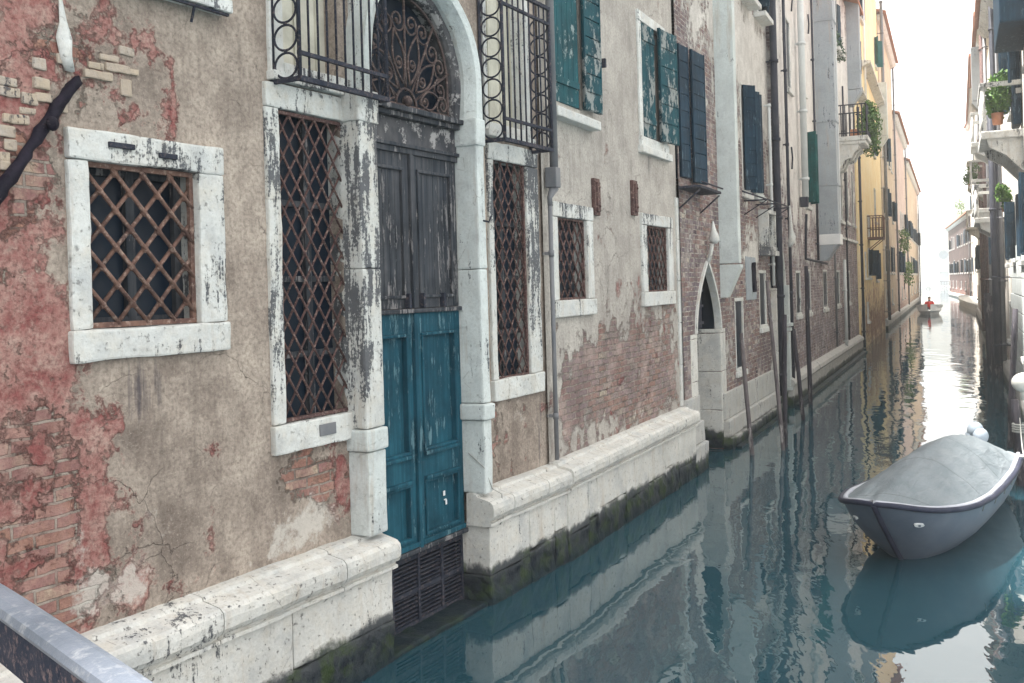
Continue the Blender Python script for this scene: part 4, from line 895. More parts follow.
# ------------------------------------------------------------------ yellow house (frame E) and beyond
def generic_windows(root, m, cols, rows, w_, h_, rnd, smat='navy', fmat='stone', openang=(100, 60), holes=None):
    for (z) in rows:
        for u in cols:
            sh = rnd.choice([(('L', openang[0]+rnd.uniform(-15, 40), .5), ('R', openang[1]+rnd.uniform(-20, 80), .5)), (('L', 168, .5), ('R', 168, .5)), (('L', 4, .5), ('R', 4, .5)), ()])
            window(root, m, u, u+w_, z, z+h_, fw=.09, proud=.03, sill=.08, bars=rnd.random() < .5, shutters=sh, smat=smat, fmat=fmat)
            holes.append(None)
FE = Frame((12.72, 36.6), (.39444, .91892)).m
yel = thing('canal_house', 'yellow ochre house with dark shutters and peeling red brick foot', 'house', FE)
ewin = [(1.4, 2.1, 10.6, 11.9), (5.0, 5.9, 2.75, 3.9), (3.0, 3.5, 2.75, 3.7), (4.4, 5.2, 8.25, 9.6), (10.2, 11.1, 2.6, 3.9), (5.4, 6.2, 4.45, 5.3), (10.6, 11.4, 8.4, 9.9), (13.9, 14.7, 13.2, 14.6), (4.0, 4.8, 13.2, 14.6), (10.3, 11.1, 5.3, 6.8), (1.5, 2.2, 13.8, 15.2), (3.6, 4.2, 1.0, 1.7)]
edoor = (1.0, 2.1, .3, 2.25)
ye = field([(8, .6, 14, 1.5, .75), (2, 14, 5, 1, .3), (20, 1.5, 4, 2, .4)], -.1)
facade('wall', 'yellow', yel, FE, 0, 16.8, 17.6, ewin+[(edoor[0], edoor[1], -.6, 2.2)], .35, 10, 7, dict(brick=ye, red=field([(8, 1.8, 14, 1.4, .5)], 0), stain=field([(5, .8, 10, .7, .3)], 0), pale=field([(8, 2, 12, 1, .35)], 0)))
roof(yel, FE, -.1, 16.9, 17.8, 7)
for i, (a, b, c, d) in enumerate(ewin):
    sh = () if i in (2, 5, 11, 9) else (('L', 150, .5), ('R', 120, .5)) if i % 2 else (('L', 165, .5), ('R', 160, .5))
    window(yel, FE, a+.04, b-.04, c+.04, d-.04, fw=.08, proud=.04, sill=.08, bars=True, smat='green_far' if i == 7 else 'navy', shutters=sh)
portal(yel, FE, edoor[0], edoor[1], 1.55, 2.1, 'yellow', dict(brick=field([], -.2)), deep=.6)
bm = BM()
sweep(bm, [(.1, 9.72), (-.28, 9.68), (-.3, 9.58), (-.12, 9.5), (.1, 9.48)], frange(.05, 4.4, .3), .02); sweep(bm, [(.1, 11.6), (-.35, 11.55), (-.35, 11.45), (.1, 11.3)], frange(4.5, 16.7, .5), .02); obj('cornice', bm, 'stone_half', yel, FE)
bm = BM(); box(bm, 5.0, 6.5, -.62, .05, 4.3, 4.38, .01)
for i in range(12): x = 5.02+1.44*i/11; tube(bm, [(x, -.6, 4.36), (x, -.6, 5.25)], .018, 5)
for i in range(6):
    for x in (5.02, 6.46): tube(bm, [(x, -.6+.12*i, 4.36), (x, -.6+.12*i, 5.25)], .018, 5)
for z in (4.75, 5.25): tube(bm, [(5.02, 0, z), (5.02, -.6, z), (6.46, -.6, z), (6.46, 0, z)], .022, 5)
tube(bm, [(5.1, -.55, 4.3), (5.1, 0, 3.85)], .02, 5); tube(bm, [(6.4, -.55, 4.3), (6.4, 0, 3.85)], .02, 5); obj('iron_balcony', bm, 'rust', yel, FE)
pipe(yel, FE, .25, .3, 9.0, .05, -.09, 'pipe_dark'); pipe(yel, FE, 16.5, .5, 17, .08, -.25, 'pipe_grey'); pipe(yel, FE, 4.9, 9.6, 17, .05, -.09, 'white_paint')
chimney_flue(yel, FE, 15.4, .6, .45, 9.9, 12.6, 'flue')

def far_house(o, d, L, hgt, mat, label, seed, floors, base='plinth_low', smat='navy', depth=7, win=(.8, 1.35), step=.6, roofm=True, gap=2.6, fmat='stone', shut=True, z00=3.0):
    m = Frame(o, d).m; r = random.Random(seed); root = thing('canal_house', label, 'house', m)
    cols = []; u = 1.0+r.uniform(0, .5)
    while u+win[0]+.6 < L: cols.append(u); u += gap*r.uniform(.85, 1.2)
    rects = []
    for f in range(floors):
        z = z00+f*3.1
        if z+win[1]+.5 > hgt: break
        for u in cols:
            if r.random() < .12: continue
            w_, h_ = win[0]*r.uniform(.85, 1.1), win[1]*r.uniform(.9, 1.15); rects.append((u, u+w_, z, z+h_))
    for u in cols[::2]: rects.append((u, u+.6, 1.2, 2.0))
    attrs = dict(brick=field([(L/2, .3, L*.8, 1.5, .6)], -.05), red=field([(L/2, 1, L*.8, 1.6, .4)], 0), stain=field([(L*.4, 2, L*.3, 2, .2)], 0), pale=field([(L*.7, 1.5, L*.4, 1, .3)], 0))
    facade('wall', mat, root, m, 0, L, hgt, rects, step, 6, depth, attrs, coarse=1.5)
    if roofm: roof(root, m, -.1, L+.1, hgt+.15, depth)
    for i, (a, b, c, e) in enumerate(rects):
        sh = ()
        if shut and c > 2.5: sh = r.choice([(('L', 150, .5), ('R', 140, .5)), (('L', 168, .5), ('R', 168, .5)), (('L', 4, .5), ('R', 4, .5)), ()])
        window(root, m, a+.03, b-.03, c+.03, e-.03, fw=.09, proud=.04, sill=.08, bars=(i % 2 == 0), shutters=sh, smat=smat, fmat=fmat)
    bm = BM(); sweep(bm, [(.1, .55), (-.08, .52), (-.13, .42), (-.13, -.6), (.1, -.6)], frange(0.01, L-.01, .8), .01); obj('plinth', bm, base, root, m)
    bm = BM(); sweep(bm, [(.1, hgt+.02), (-.3, hgt), (-.32, hgt-.12), (-.15, hgt-.28), (.1, hgt-.32)], [0.01, L-.01], 0); obj('cornice', bm, fmat, root, m)
    pipe(root, m, L*.97, .5, hgt-.2, .06, -.12, 'pipe_grey')
    return root, m
gd = (.40133, .91593); go = (19.4, 52.1)
def along(o, d, t): return (o[0]+d[0]*t, o[1]+d[1]*t)
hG1, mG1 = far_house(go, gd, 13.5, 16.4, 'ochre', 'brownish house with dark drainpipe directly behind the yellow house', 11, 3)
hG2, mG2 = far_house(along(go, gd, 13.6), gd, 17, 13.2, 'rose', 'rose brown house with climbing plants on the left bank', 12, 2)
hG3, mG3 = far_house(along(go, gd, 30.7), gd, 34, 12.0, 'ochre', 'farthest left bank house beside the white motorboat', 13, 2, gap=3.4)
for (mm, u, z, lab) in ((mG2, 4.0, 5.2, 'green climber hanging under a window of the rose brown house'), (mG2, 10.0, 3.0, 'small green plant low on the far left bank wall')):
    T = mm @ Matrix.Translation((u, -.2, z)); o = thing('climbing_plant', lab, 'plant', T); bm = BM()
    for k in range(9): leaves(bm, (rnd.uniform(-.6, .6), rnd.uniform(-.3, 0), rnd.uniform(-.7, .5)), (.45, .35, .45), 50, .09, rnd)
    obj('foliage', bm, 'leaf', o, T); bm = BM(); tube(bm, [(0, .18, -1.2), (.1, .1, -.5), (0, 0, .3)], .03, 6); obj('stem', bm, 'pole', o, T)

# ------------------------------------------------------------------ right bank
rd_ = (-.40813, -.91292); ro = (13.3, 27.0)
def ron(t, e=0): return (ro[0]+rd_[0]*t+rd_[1]*-e*-1, ro[1]+rd_[1]*t) if False else (ro[0]+rd_[0]*t, ro[1]+rd_[1]*t)
# t positive = towards the camera; each house given by its far end t0 and length
hR1, mR1 = far_house(ron(2.2), rd_, 13.5, 9.6, 'cream', 'nearest right bank house of pale stone blocks with blue shutters', 21, 3, gap=2.7)
hR2, mR2 = far_house(ron(-7.5), rd_, 9.6, 11.0, 'cream', 'cream right bank house with white stone balconies behind the mooring posts', 22, 3, gap=2.3)
hR3, mR3 = far_house(ron(-22), rd_, 14.4, 11.5, 'cream', 'tall white right bank house with box balcony', 23, 4, gap=2.6)
hR4, mR4 = far_house(ron(-44), rd_, 21.9, 13.0, 'cream', 'long cream right bank house behind the start of the curved quay', 24, 3, gap=2.8)
hR5, mR5 = far_house((46.5, 101.0), (-.3588, -.9334), 34.2, 17.5, 'cream', 'tall pale right bank house standing on the quay next to the farthest brown house', 25, 4, gap=3.0)
hR6, mR6 = far_house((59.5, 136.0), (-.348, -.9375), 37.2, 9.0, 'brown', 'farthest low dark brown right bank house at the canal end', 26, 2, gap=3.4)
def balcony_r(root, m, u0, u1, z, pr=.7, boxy=False, mat='stone'):
    bm = BM(); box(bm, u0, u1, -pr, .05, z-.14, z, .02); 
    for x in (u0+.1, u1-.28): sweep(bm, [(.03, z-.14), (-pr*.85, z-.14), (-pr*.8, z-.28), (-pr*.4, z-.45), (.03, z-.8)], [x, x+.18], 0)
    o = obj('balcony', bm, mat, root, m); bm = BM()
    if boxy: box(bm, u0+.02, u1-.02, -pr+.02, -pr+.1, z+.002, z+.9, .01); box(bm, u0+.02, u0+.1, -pr+.1, 0, z+.002, z+.9, .01); box(bm, u1-.1, u1-.02, -pr+.1, 0, z+.002, z+.9, .01); box(bm, u0-.02, u1+.02, -pr-.02, 0, z+.9, z+.98, .01)
    else:
        n = int((u1-u0)/.16)
        for i in range(n+1):
            x = u0+.05+(u1-u0-.1)*i/n; tube(bm, [(x, -pr+.06, z), (x, -pr+.06, z+.2), (x, -pr+.06, z+.45), (x, -pr+.06, z+.8)], [.035, .05, .03, .04], 6)
        box(bm, u0, u1, -pr, -pr+.12, z+.8, z+.88, .01); box(bm, u0, u0+.1, -pr+.12, 0, z+.8, z+.88); box(bm, u1-.1, u1, -pr+.12, 0, z+.8, z+.88)
    obj('balustrade', bm, mat, o, m); return o
balcony_r(hR2, mR2, 2.0, 4.4, 4.7); balcony_r(hR2, mR2, 6.0, 8.6, 4.2, mat='stone_half'); balcony_r(hR3, mR3, 5.0, 7.0, 6.4, boxy=True); balcony_r(hR3, mR3, 11, 13, 5.9); balcony_r(hR1, mR1, 5.6, 7.8, 5.3, mat='stone_half'); balcony_r(hR4, mR4, 15, 17, 5.2); balcony_r(hR2, mR2, 3.2, 5.2, 6.6)
chimney_flue(hR3, mR3, 10.2, .7, .5, 9.2, 11.2, 'flue_grey')
# dark oriel box and shutters high on the nearest right house
bm = BM(); box(bm, 8.2, 10.6, -.45, .05, 6.6, 8.6, .03); obj('oriel', bm, 'navy', hR1, mR1); bm = BM(); box(bm, 7.0, 7.7, -.16, -.02, 5.4, 6.9, .02); obj('shutter_box', bm, 'navy', hR1, mR1)
pipe(hR1, mR1, 1.7, .6, 7.0, .07, -.35, 'pipe_dark'); pipe(hR2, mR2, 9.3, .5, 12, .07, -.2, 'pipe_dark'); pipe(hR3, mR3, 13.6, .5, 12, .08, -.2, 'rust_red'); pipe(hR3, mR3, 8.8, .5, 8, .09, -.25, 'rust_red')
bm = BM()
for k in range(8):
    for i in range(7): box(bm, 2.2+i*1.6+(.8 if k % 2 else 0), 2.2+(i+1)*1.6+(.8 if k % 2 else 0)-.02, -.05, .05, .58+k*.34, .58+(k+1)*.34-.015, .01)
obj('stone_facing', bm, 'flue', hR1, mR1)
for (mm, u, y, z, s, lab, mt) in ((mR1, 7.4, -.4, 5.75, .42, 'bright green bush on the nearest right bank balcony', 'leaf'), (mR6, 20.0, .3, 9.8, 1.3, 'green bush on the roof of the farthest brown right bank house', 'leaf'), (mR3, 12, -.6, 6.1, .45, 'little green plants on a white stone balcony', 'leaf'), (mR1, 4.2, -.2, 4.2, .25, 'small leafy plant hanging low on the nearest right bank house', 'leaf')):
    T = mm @ Matrix.Translation((u, y, z)); o = thing('potted_plant', lab, 'plant', T); bm = BM()
    for k in range(12): leaves(bm, (rnd.uniform(-.8, .8)*s, rnd.uniform(-.35, .35)*s, rnd.uniform(-.3, 1.4)*s), (.4*s, .4*s, .4*s), 60, .07*max(.8, s), rnd)
    obj('foliage', bm, mt, o, T); bm = BM(); tube(bm, [(0, 0, -.7*s), (0, 0, -.2*s)], [.2*s, .26*s], 10); obj('pot', bm, 'terracotta', o, T)
# curved quay on the right bank
bm = BM()
def curve_sweep(pts, prof):
    prev = None
    for i, p in enumerate(pts):
        p = Vector(p); q0 = Vector(pts[max(0, i-1)]); q1 = Vector(pts[min(len(pts)-1, i+1)]); d = (q1-q0).normalized(); n = Vector((d.y, -d.x))
        ring = [bm.verts.new((p.x+n.x*a, p.y+n.y*a, z)) for a, z in prof]
        if prev:
            for k in range(len(prof)): bm.faces.new((prev[k], prev[(k+1) % len(prof)], ring[(k+1) % len(prof)], ring[k]))
        prev = ring
qp = [(34.0+(49.5-34.0)*t-.5*math.sin(t*math.pi), 72.5+(110-72.5)*t+.3*math.sin(t*math.pi)) for t in [i/12 for i in range(13)]]
qp = [(26.5, 56.0), (29.0, 61.0), (31.5, 67.0)]+qp
curve_sweep(qp, [(-.2, -.6), (-.2, .35), (-.28, .38), (-.28, .55), (2.5, .57), (2.5, -.6)])
q = obj('quay', bm, 'stone_half'); tag(q, kind='structure')
# ------------------------------------------------------------------ end of the canal: white church front
FX = Frame((92.5, 214), (.9165, -.400)).m
ch = thing('church', 'pale white building with a round window closing the far end of the canal', 'church', FX)
facade('wall', 'cream', ch, FX, -8, 10, 16, [(-.9, .9, .6, 3.6)], 1, 6, 10, dict(brick=field([], -1), red=field([], -1)), coarse=2)
bm = BM(); sweep(bm, [(-.2, 16), (10.2, 16), (10.2, 16.3), (-.2, 16.3)], [-8.2, 10.2], 0); obj('cornice', bm, 'stone', ch, FX)
bm = BM(); 
t = bmesh.new(); bmesh.ops.create_cone(t, cap_ends=True, segments=24, radius1=1, radius2=1, depth=.15); add(bm, t, 0, Matrix.Translation((0, -.05, 7.2)) @ Matrix.Rotation(R(90), 4, 'X')); rw = obj('round_window', bm, 'flue_grey', ch, FX)  # distance haze put into the window's pale colour
bm = BM(); tube(bm, [(1.1*math.cos(a), -.1, 7.2+1.1*math.sin(a)) for a in [2*math.pi*i/24 for i in range(24)]], .16, 6, close=True); obj('frame', bm, 'stone', rw, FX)
bm = BM(); box(bm, -.95, .95, .15, .25, .6, 3.65); obj('door', bm, 'flue_grey', ch, FX)  # door toned pale too, with the far haze in its colour
bm = BM()
for x in (-7.5, -3.6, 3.2, 9.2): box(bm, x, x+.5, -.25, .0, .6, 15.9, .03)
obj('pilaster', bm, 'stone', ch, FX)
bm = BM(); box(bm, -12, 14, -4, .0, -.6, .6, .05); q = obj('pavement', bm, 'stone_half', None, FX); tag(q, kind='structure')
fen = thing('fence', 'dark low railing along the quay in front of the white church', 'fence', FX @ Matrix.Translation((0, -3.7, .6))); bm = BM()
for i in range(40): x = -9+i*.5; tube(bm, [(x, 0, 0), (x, 0, .9)], .04, 5)
tube(bm, [(-9, 0, .9), (10.5, 0, .9)], .05, 5); obj('railing', bm, 'iron', fen, FX @ Matrix.Translation((0, -3.7, .6)))

# ------------------------------------------------------------------ mooring poles
def pole(x, y, h, r, lean=(0, 0), mat='pole', label='', group=None, cap=False, below=1.6):
    T = Matrix.Translation((x, y, 0)); bm = BM(); n = 8
    pts = [(lean[0]*(-below/h+(1+below/h)*i/n), lean[1]*(-below/h+(1+below/h)*i/n), -below+(h+below)*i/n) for i in range(n+1)]
    tube(bm, pts, [r*.8*(1.08-.16*i/n) for i in range(n)]+[r*.64], 10)
    for v in bm.verts: v.co += mn.noise_vector(v.co*5+Vector((x, y, 0)))*r*.22
    o = obj('mooring_pole', bm, mat, None, T); tag(o, label, 'mooring pole', group); return o
GL = 'thin mooring poles along the left bank'; GR = 'thick mooring poles on the right bank'
pole(3.66, 15.55, 1.9, .045, (-.12, .0), 'pole_grey', 'leaning pale grey pole beside the pointed water gate', GL)
pole(4.35, 16.2, 2.15, .05, (.05, .0), 'pole', 'dark upright pole left of the moulded white jamb', GL)
pole(4.24, 15.9, 2.7, .04, (-.16, .1), 'pole_grey', 'slim grey pole leaning against the dark upright pole', GL)
pole(5.55, 19.3, 1.75, .05, (-.14, .0), 'pole', 'short dark pole just right of the moulded white jamb', GL)
pole(6.38, 21.6, 3.0, .06, (-.02, .0), 'pole', 'tall dark pole standing before the grey brick house', GL)
for i, (x, y, h, lx, r) in enumerate(((13.0, 27.3, 2.2, -.05, .11), (12.8, 26.6, 1.9, .0, .12), (13.35, 27.6, 2.5, .05, .09), (12.65, 26.0, 1.7, .04, .09), (13.5, 28.4, 2.1, .1, .1))):
    pole(x, y, h, r, (lx, 0), 'pole', ['dark thick pole at the left of the right bank cluster', 'stout dark pole in front of the right bank cluster', 'tallest dark pole of the right bank cluster', 'nearest thinner dark pole of the right bank cluster', 'rearmost dark pole of the right bank cluster'][i], GR)
pm = pole(6.42, 12.75, 1.1, .07, (-.02, .05), 'pole', 'dark pole by the boat stern holding the mooring rope', None)
pole(7.7, 15.6, 2.15, .06, (.14, 0), 'pole', 'dark slanting pole behind the ball fender', None)
bm = BM(); sphere(bm, (0, 0, 0), .125, 1.25, 1.0, 1, 20); tube(bm, [(0, 0, -.09), (0, 0, -.22)], .05, 8); bf = obj('ball_fender', bm, 'ball', None, Matrix.Translation((6.42, 12.6, 1.33))); tag(bf, 'off-white ball fender on top of the pole by the boat', 'fender')

# ------------------------------------------------------------------ covered boat
ax = Vector((.62, .785, 0)).normalized(); FBt = Matrix(((ax.x, -ax.y, 0, 3.21), (ax.y, ax.x, 0, 9.02), (0, 0, 1, 0), (0, 0, 0, 1)))   # x towards the stern, y to the boat's far side (left)
boat = thing('covered_boat', 'small slate grey boat under a grey canvas cover moored at the right', 'boat', FBt)
L = 3.98
def lerp(tab, s):
    for (a, va), (b, vb) in zip(tab, tab[1:]):
        if s <= b: t = (s-a)/(b-a); return va+(vb-va)*t
    return tab[-1][1]
def smooth_tab(tab, s):
    return (lerp(tab, max(0, s-.02))+lerp(tab, s)*2+lerp(tab, min(tab[-1][0], s+.02)))/4
BT = [(0, 0.02), (.008, .12), (.02, .21), (.045, .31), (.09, .42), (.14, .50), (.2, .57), (.27, .62), (.4, .63), (.55, .60), (.75, .54), (.9, .47), (1, .41)]
GT = [(0, .66), (.05, .605), (.1, .57), (.2, .53), (.4, .50), (.7, .50), (1, .54)]
hb = lambda s: lerp(BT, s)
gz = lambda s: smooth_tab(GT, s)
def hullpt(s, t, side, off=0):
    g_, k_ = gz(s), -.16
    x = s*L+.92*(1-s)**3*(t**1.1)
    z = g_+(k_-g_)*t
    b = (hb(s)+off)*(1-.28*t-.72*t**3.2)
    return Vector((x, side*b, z))
ss = [0, .006, .012, .022, .035, .05, .07, .095, .12, .15, .18, .22, .27, .33, .4, .47, .55, .65, .75, .85, .93, 1]
bm = BM(); rows = []
for s in ss: rows.append([bm.verts.new(hullpt(s, t, 1)) for t in [i/10 for i in range(11)]]+[bm.verts.new(hullpt(s, t, -1)) for t in [i/10 for i in range(9, -1, -1)]])
for a, b in zip(rows, rows[1:]):
    for k in range(len(a)-1): f = bm.faces.new((a[k], a[k+1], b[k+1], b[k])); f.smooth = True
bm.faces.new(rows[-1]); bm.faces.new(rows[0][::-1])
hull = obj('hull', bm, 'hull', boat, FBt)
bm = BM(); tube(bm, [hullpt(0, t, 1)+Vector((-.012, -hullpt(0, t, 1).y, 0)) for t in [i/8 for i in range(9)]], .026, 8); obj('stem', bm, 'rail_purple', hull, FBt)
bm = BM()
pts = [hullpt(s, 0, 1, .012)+Vector((0, 0, .005)) for s in ss[::-1]]+[hullpt(s, 0, -1, .012)+Vector((0, 0, .005)) for s in ss]
tube(bm, pts, .026, 8); obj('rubbing_strip', bm, 'rail_purple', boat, FBt)
bm = BM(); pts = [hullpt(s, 0, 1, -.034)+Vector((0, 0, .016)) for s in ss[::-1]]+[hullpt(s, 0, -1, -.034)+Vector((0, 0, .016)) for s in ss]; tube(bm, pts, .026, 8); obj('gunwale', bm, 'gunwale', boat, FBt)
# canvas
RT = [(0, .65), (.04, .635), (.09, .65), (.16, .71), (.25, .80), (.38, .90), (.52, .95), (.68, .94), (.8, .88), (.9, .78), (.97, .67), (1, .60)]
bm = BM(); rows = []
for i in range(49):
    s = .012+.975*i/48; row = []
    for k in range(25):
        v = -1+2*k/24; b = hb(s)-.045; e = gz(s)+.02; rz = smooth_tab(RT, s)
        prof = (1-abs(v)**1.9)*.7+(1-abs(v))*.3
        y = v*b; z = e+(rz-e)*prof
        q = Vector((s*9, v*1.6, 1)); fo = math.sin(v*5+s*26+mn.noise(q)*3)*.5+mn.noise(q*2.3)*1.0
        z += fo*.010*(1-abs(v)**4)*(1 if s > .05 else .2); z += .026*(mn.noise(Vector((s*7+v*1.5, v*2.2, 4)))+.5*mn.noise(Vector((s*17-v*3, v*6, 8))))*(1-v**6)*(s > .05); z -= .020*max(0, math.sin(s*50+v*2))**6*abs(v)**1.5*(s > .1); z -= .03*math.exp(-((s % .2-.1)/.03)**2)*(1-v*v)*(s > .15)*0.4
        row.append(bm.verts.new((s*L+.02, y, z)))
    rows.append(row)
for a, b in zip(rows, rows[1:]):
    for k in range(24): f = bm.faces.new((a[k], b[k], b[k+1], a[k+1])); f.smooth = True
cv = obj('cover', bm, 'tarp', boat, FBt)
cv.modifiers.new('s', 'SUBSURF').levels = 1; cv.modifiers['s'].render_levels = 1
bm = BM()
for sd_ in (1, -1):
    for s in (.3, .42, .55, .68, .8): 
        p0 = hullpt(s, 0, sd_, -.05)+Vector((0, 0, .03)); p1 = hullpt(s, .12, sd_, .02); tube(bm, [p0, hullpt(s, 0, sd_, .03)+Vector((0, 0, .015)), p1], .006, 5)
obj('cover_lashing', bm, 'rope', cv, FBt)
for sd_ in (1, -1):                                        # painted eyes either side of the stem
    c = (hullpt(.045, .22, sd_)); nrm = (hullpt(.06, .22, sd_)-hullpt(.03, .22, sd_)).cross(Vector((0, 0, 1))).normalized(); 
    if nrm.y*sd_ < 0: nrm = -nrm
    xa = Vector((0, 0, 1)).cross(nrm).normalized(); 
    up_ = (hullpt(.045, .1, sd_)-hullpt(.045, .34, sd_)).normalized(); nn = xa.cross(up_).normalized()
    if nn.y*sd_ < 0: nn = -nn
    def disc(a, b, off, mat, name, par):
        bm = BM(); vs = [bm.verts.new(c+nn*off+xa*a*math.cos(t)+up_*b*math.sin(t)*(1 if True else 1)) for t in [2*math.pi*i/20 for i in range(20)]]
        f = bm.faces.new(vs); r_ = bmesh.ops.extrude_face_region(bm, geom=[f]); 
        for v in [g_ for g_ in r_['geom'] if isinstance(g_, bmesh.types.BMVert)]: v.co -= nn*.02
        return obj(name, bm, mat, par, FBt)
    e_ = disc(.05, .026, .012, 'white_paint', 'painted_eye', boat); disc(.015, .015, .0145, 'hull', 'pupil', e_)
# outboard motor under a cap
FM = FBt @ Matrix.Translation((L+.02, .1, 0)); mo = thing('outboard_motor', 'outboard motor with pale blue canvas cap on the boat stern', 'boat motor', FM)
bm = BM(); sphere(bm, (0, 0, .80), .11, 1.15, .85, 1.0, 16); obj('cap', bm, 'cap_blue', mo, FM, smooth=True)
bm = BM(); tube(bm, [(0, 0, .66), (0, 0, .73), (0, 0, .77)], [.09, .11, .115], 16); sphere(bm, (-.17, -.1, .76), .11, 1.2, .8, .9, 12); obj('cowl', bm, 'cap_blue', mo, FM, smooth=True)
bm = BM(); tube(bm, [(0, 0, .68), (0, 0, .1), (.02, 0, -.5)], [.07, .055, .05], 10); box(bm, -.1, .02, -.09, .09, .38, .56, .02); tube(bm, [(-.05, 0, -.45), (.14, 0, -.45)], [.05, .03], 8); obj('shaft', bm, 'pipe_dark', mo, FM)
# mooring rope
bm = BM()
A = FBt @ Vector((L*.9, -.52, .60)); B_ = Vector((6.40, 12.70, .75)); pts = []
for off in (0, .12):
    P_ = [A.lerp(B_+Vector((0, 0, off)), t)+Vector((0, 0, -.08*math.sin(math.pi*t)-off*.2*(1-t))) for t in [i/12 for i in range(13)]]; tube(bm, P_, .006, 6)
for k in range(4): tube(bm, [(B_.x+.085*math.cos(a), B_.y+.085*math.sin(a), .70+k*.03) for a in [2*math.pi*i/14 for i in range(14)]], .013, 6, close=True)
P_ = [A+Vector((.05*math.cos(a), .05*math.sin(a), .0)) for a in [2*math.pi*i/10 for i in range(10)]]; tube(bm, P_, .012, 6, close=True)
ro_ = obj('mooring_rope', bm, 'rope'); tag(ro_, 'pale rope tying the covered boat stern to the dark pole', 'rope')

# ------------------------------------------------------------------ far motorboat with a person in red
FW = Matrix(((.40, -.9165, 0, 30.0), (.9165, .40, 0, 72.0), (0, 0, 1, 0), (0, 0, 0, 1)))
mb = thing('motorboat', 'small white open motorboat coming down the far canal', 'boat', FW)
bm = BM(); rows = []
for i in range(11):
    s = i/10; b = .95*math.sin(math.pi*min(1, (s*.9+.16))**.8)*.9 if s < 1 else .7; b = [.12, .5, .72, .85, .9, .92, .92, .9, .86, .82, .78][i]
    g_ = .75-.25*s; rows.append([bm.verts.new((-2.2+4.4*s+.5*(1-s)*t, y*b*(1-.45*t), g_*(1-t)-.2*t)) for y, t in ((1, 0), (1, .5), (1, 1), (-1, 1), (-1, .5), (-1, 0))]+[bm.verts.new((-2.2+4.4*s, y*b*.86, g_*f)) for y, f in ((-1, 1), (-1, .35), (1, .35), (1, 1))])
for a, b in zip(rows, rows[1:]):
    for k in range(10): bm.faces.new((a[k], a[(k+1) % 10], b[(k+1) % 10], b[k]))
bm.faces.new(rows[0]); bm.faces.new(rows[-1][::-1]); obj('hull', bm, 'white_paint', mb, FW)
bm = BM(); tube(bm, [(v, .0, z) for v, z in ((1.95, .3), (2.3, .65))], .05, 6); box(bm, 2.15, 2.45, -.15, .15, .5, .85, .05); obj('motor', bm, 'pipe_dark', mb, FW)
bm = BM(); box(bm, .6, .9, -.76, .76, .32, .38, .01); obj('bench', bm, 'cream_panel', mb, FW)
FP = FW @ Matrix.Translation((.55, 0, .28))
bm = BM()
vs = {}; J = dict(pel=(0, 0, .14), ch=(0, 0, .42), nk=(-.02, 0, .62), hd=(-.03, 0, .72), ht=(-.03, 0, .86), sl=(0, .2, .56), sr=(0, -.2, .56), el=(-.08, .27, .32), er=(-.08, -.27, .32), hl=(-.3, .22, .24), hr=(-.3, -.22, .24), kl=(-.42, .13, .16), kr=(-.42, -.13, .16), fl=(-.48, .13, -.2), fr=(-.48, -.13, -.2), tl=(-.62, .14, -.22), tr=(-.62, -.14, -.22), hpl=(0, .1, .1), hpr=(0, -.1, .1))
for k, p_ in J.items(): vs[k] = bm.verts.new(p_)
for a, b in (('pel', 'ch'), ('ch', 'nk'), ('nk', 'hd'), ('hd', 'ht'), ('ch', 'sl'), ('ch', 'sr'), ('sl', 'el'), ('sr', 'er'), ('el', 'hl'), ('er', 'hr'), ('pel', 'hpl'), ('pel', 'hpr'), ('hpl', 'kl'), ('hpr', 'kr'), ('kl', 'fl'), ('kr', 'fr'), ('fl', 'tl'), ('fr', 'tr')): bm.edges.new((vs[a], vs[b]))
keys = list(J); person = obj('person', bm, 'dark_cloth', None, FP); tag(person, 'person in a red jacket sitting in the far white motorboat', 'person')
RAD = dict(pel=.15, ch=.16, nk=.06, hd=.095, ht=.08, sl=.075, sr=.075, el=.05, er=.05, hl=.04, hr=.04, kl=.07, kr=.07, fl=.045, fr=.045, tl=.04, tr=.04, hpl=.1, hpr=.1)
person.modifiers.new('skin', 'SKIN'); person.modifiers.new('sub', 'SUBSURF').levels = 1
for i, k in enumerate(keys): person.data.skin_vertices[0].data[i].radius = (RAD[k], RAD[k])
person.data.skin_vertices[0].data[0].use_root = True
bm = BM(); tube(bm, [(0, 0, .06), (0, 0, .2), (0, 0, .42), (0, 0, .56), (-.01, 0, .63)], [.185, .19, .215, .2, .08], 14)
for s_ in (1, -1): tube(bm, [(0, .17*s_, .57), (-.03, .24*s_, .45), (-.08, .275*s_, .33), (-.26, .235*s_, .25)], [.09, .085, .07, .055], 10)
obj('jacket', bm, 'red_cloth', person, FP, smooth=True)
bm = BM(); sphere(bm, (-.035, 0, .80), .108, 1, .88, 1.15, 12); sphere(bm, (-.14, 0, .79), .018, seg=6); obj('face', bm, 'skin', person, FP, smooth=True)
bm = BM(); sphere(bm, (-.015, 0, .835), .115, 1, .92, 1, 12); obj('hair', bm, 'hair', person, FP, smooth=True)

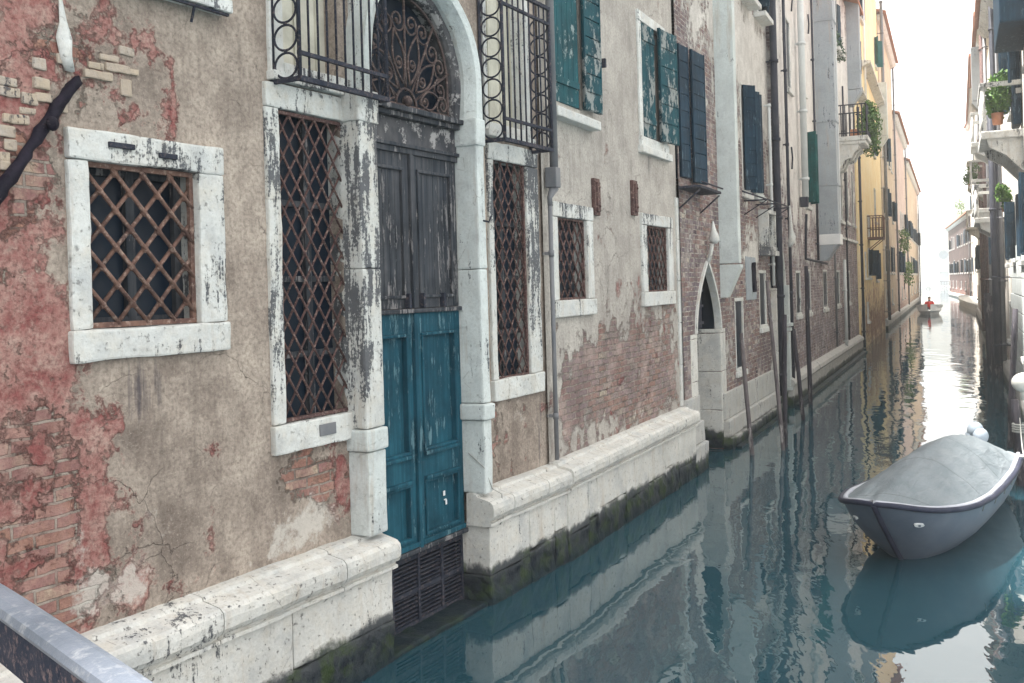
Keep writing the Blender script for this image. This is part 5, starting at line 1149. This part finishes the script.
# ------------------------------------------------------------------ the bridge under the camera and its rail
bd = Vector((.68, -.733, 0)).normalized()                      # along the bridge
FR = Matrix(((bd.x, -bd.y, 0, -.775), (bd.y, bd.x, 0, 1.485), (0, 0, 1, 0), (0, 0, 0, 1)))   # y points away up the canal
br_ = thing('footbridge', 'worn iron handrail of the footbridge crossing low in the left corner', 'bridge', FR)
bm = BM()
xs = frange(-3.8, 4.2, .08); zr = lambda x: 2.262-.012*(x-.1)**2-.04*max(0, -x)**1.3
def rail(prof, mat, name, zoff=0, smooth_=True):
    bm = BM(); prev = None
    for x in xs:
        ring = [bm.verts.new((x, y, zr(x)+z+zoff)) for y, z in prof]
        if prev:
            for k in range(len(prof)): f = bm.faces.new((prev[k], prev[(k+1) % len(prof)], ring[(k+1) % len(prof)], ring[k])); f.smooth = False
        prev = ring
    return obj(name, bm, mat, br_, FR)
rail([(-.024, -.004), (-.020, .006), (-.009, .010), (.009, .010), (.020, .006), (.024, -.004), (.020, -.012), (-.020, -.012)], 'rail_top', 'handrail')
rail([(-.016, -.0125), (.016, -.0125), (.016, -.078), (.004, -.086), (-.016, -.078)], 'rail_side', 'rail_web')
bm = BM()
x = -3.6
while x < 4.0:
    if abs(x+.0) > .01: tube(bm, [(x, 0, zr(x)-.05), (x, 0, 1.12)], .012, 8)
    x += .45
for x in (-3.5, -2.0, -.28, 1.6, 3.2): bar(bm, (x, 0, zr(x)-.05), (x+.26, 0, zr(x)-.42), .016, .03); bar(bm, (x+.52, 0, zr(x)-.05), (x+.26, 0, zr(x)-.42), .016, .03)
bar(bm, (-3.8, 0, 1.2), (4.2, 0, 1.2), .03, .03)
obj('baluster', bm, 'rail_side', br_, FR)
bm = BM(); n = 24
prev = None
for i in range(n+1):
    x = -4.2+8.6*i/n; t = (x+4.2)/8.6; zt = 1.10-.25*abs(2*t-1)**2; zb_ = .55+.35*math.sin(math.pi*t)-.9*abs(2*t-1)**4
    ring = [bm.verts.new((x, .08, zb_)), bm.verts.new((x, .08, zt)), bm.verts.new((x, -2.3, zt)), bm.verts.new((x, -2.3, zb_))]
    if prev:
        for k in range(4): bm.faces.new((prev[k], prev[(k+1) % 4], ring[(k+1) % 4], ring[k]))
    prev = ring
obj('deck', bm, 'paving', br_, FR)

# ------------------------------------------------------------------ haze
HZ = .0013
s = NT('haze air'); pv = s.n('ShaderNodeVolumePrincipled'); pv.inputs['Color'].default_value = (.93, .94, .95, 1); pv.inputs['Density'].default_value = HZ; pv.inputs['Anisotropy'].default_value = .2
o_ = s.n('ShaderNodeOutputMaterial'); s.t.links.new(pv.outputs[0], o_.inputs['Volume']); M['haze'] = s.m
bm = BM(); box(bm, -60, 180, -40, 300, -3.3, 24); hz = obj('haze', bm, 'haze'); tag(hz, kind='stuff', label='thin pale haze filling the air along the canal', cat='haze')
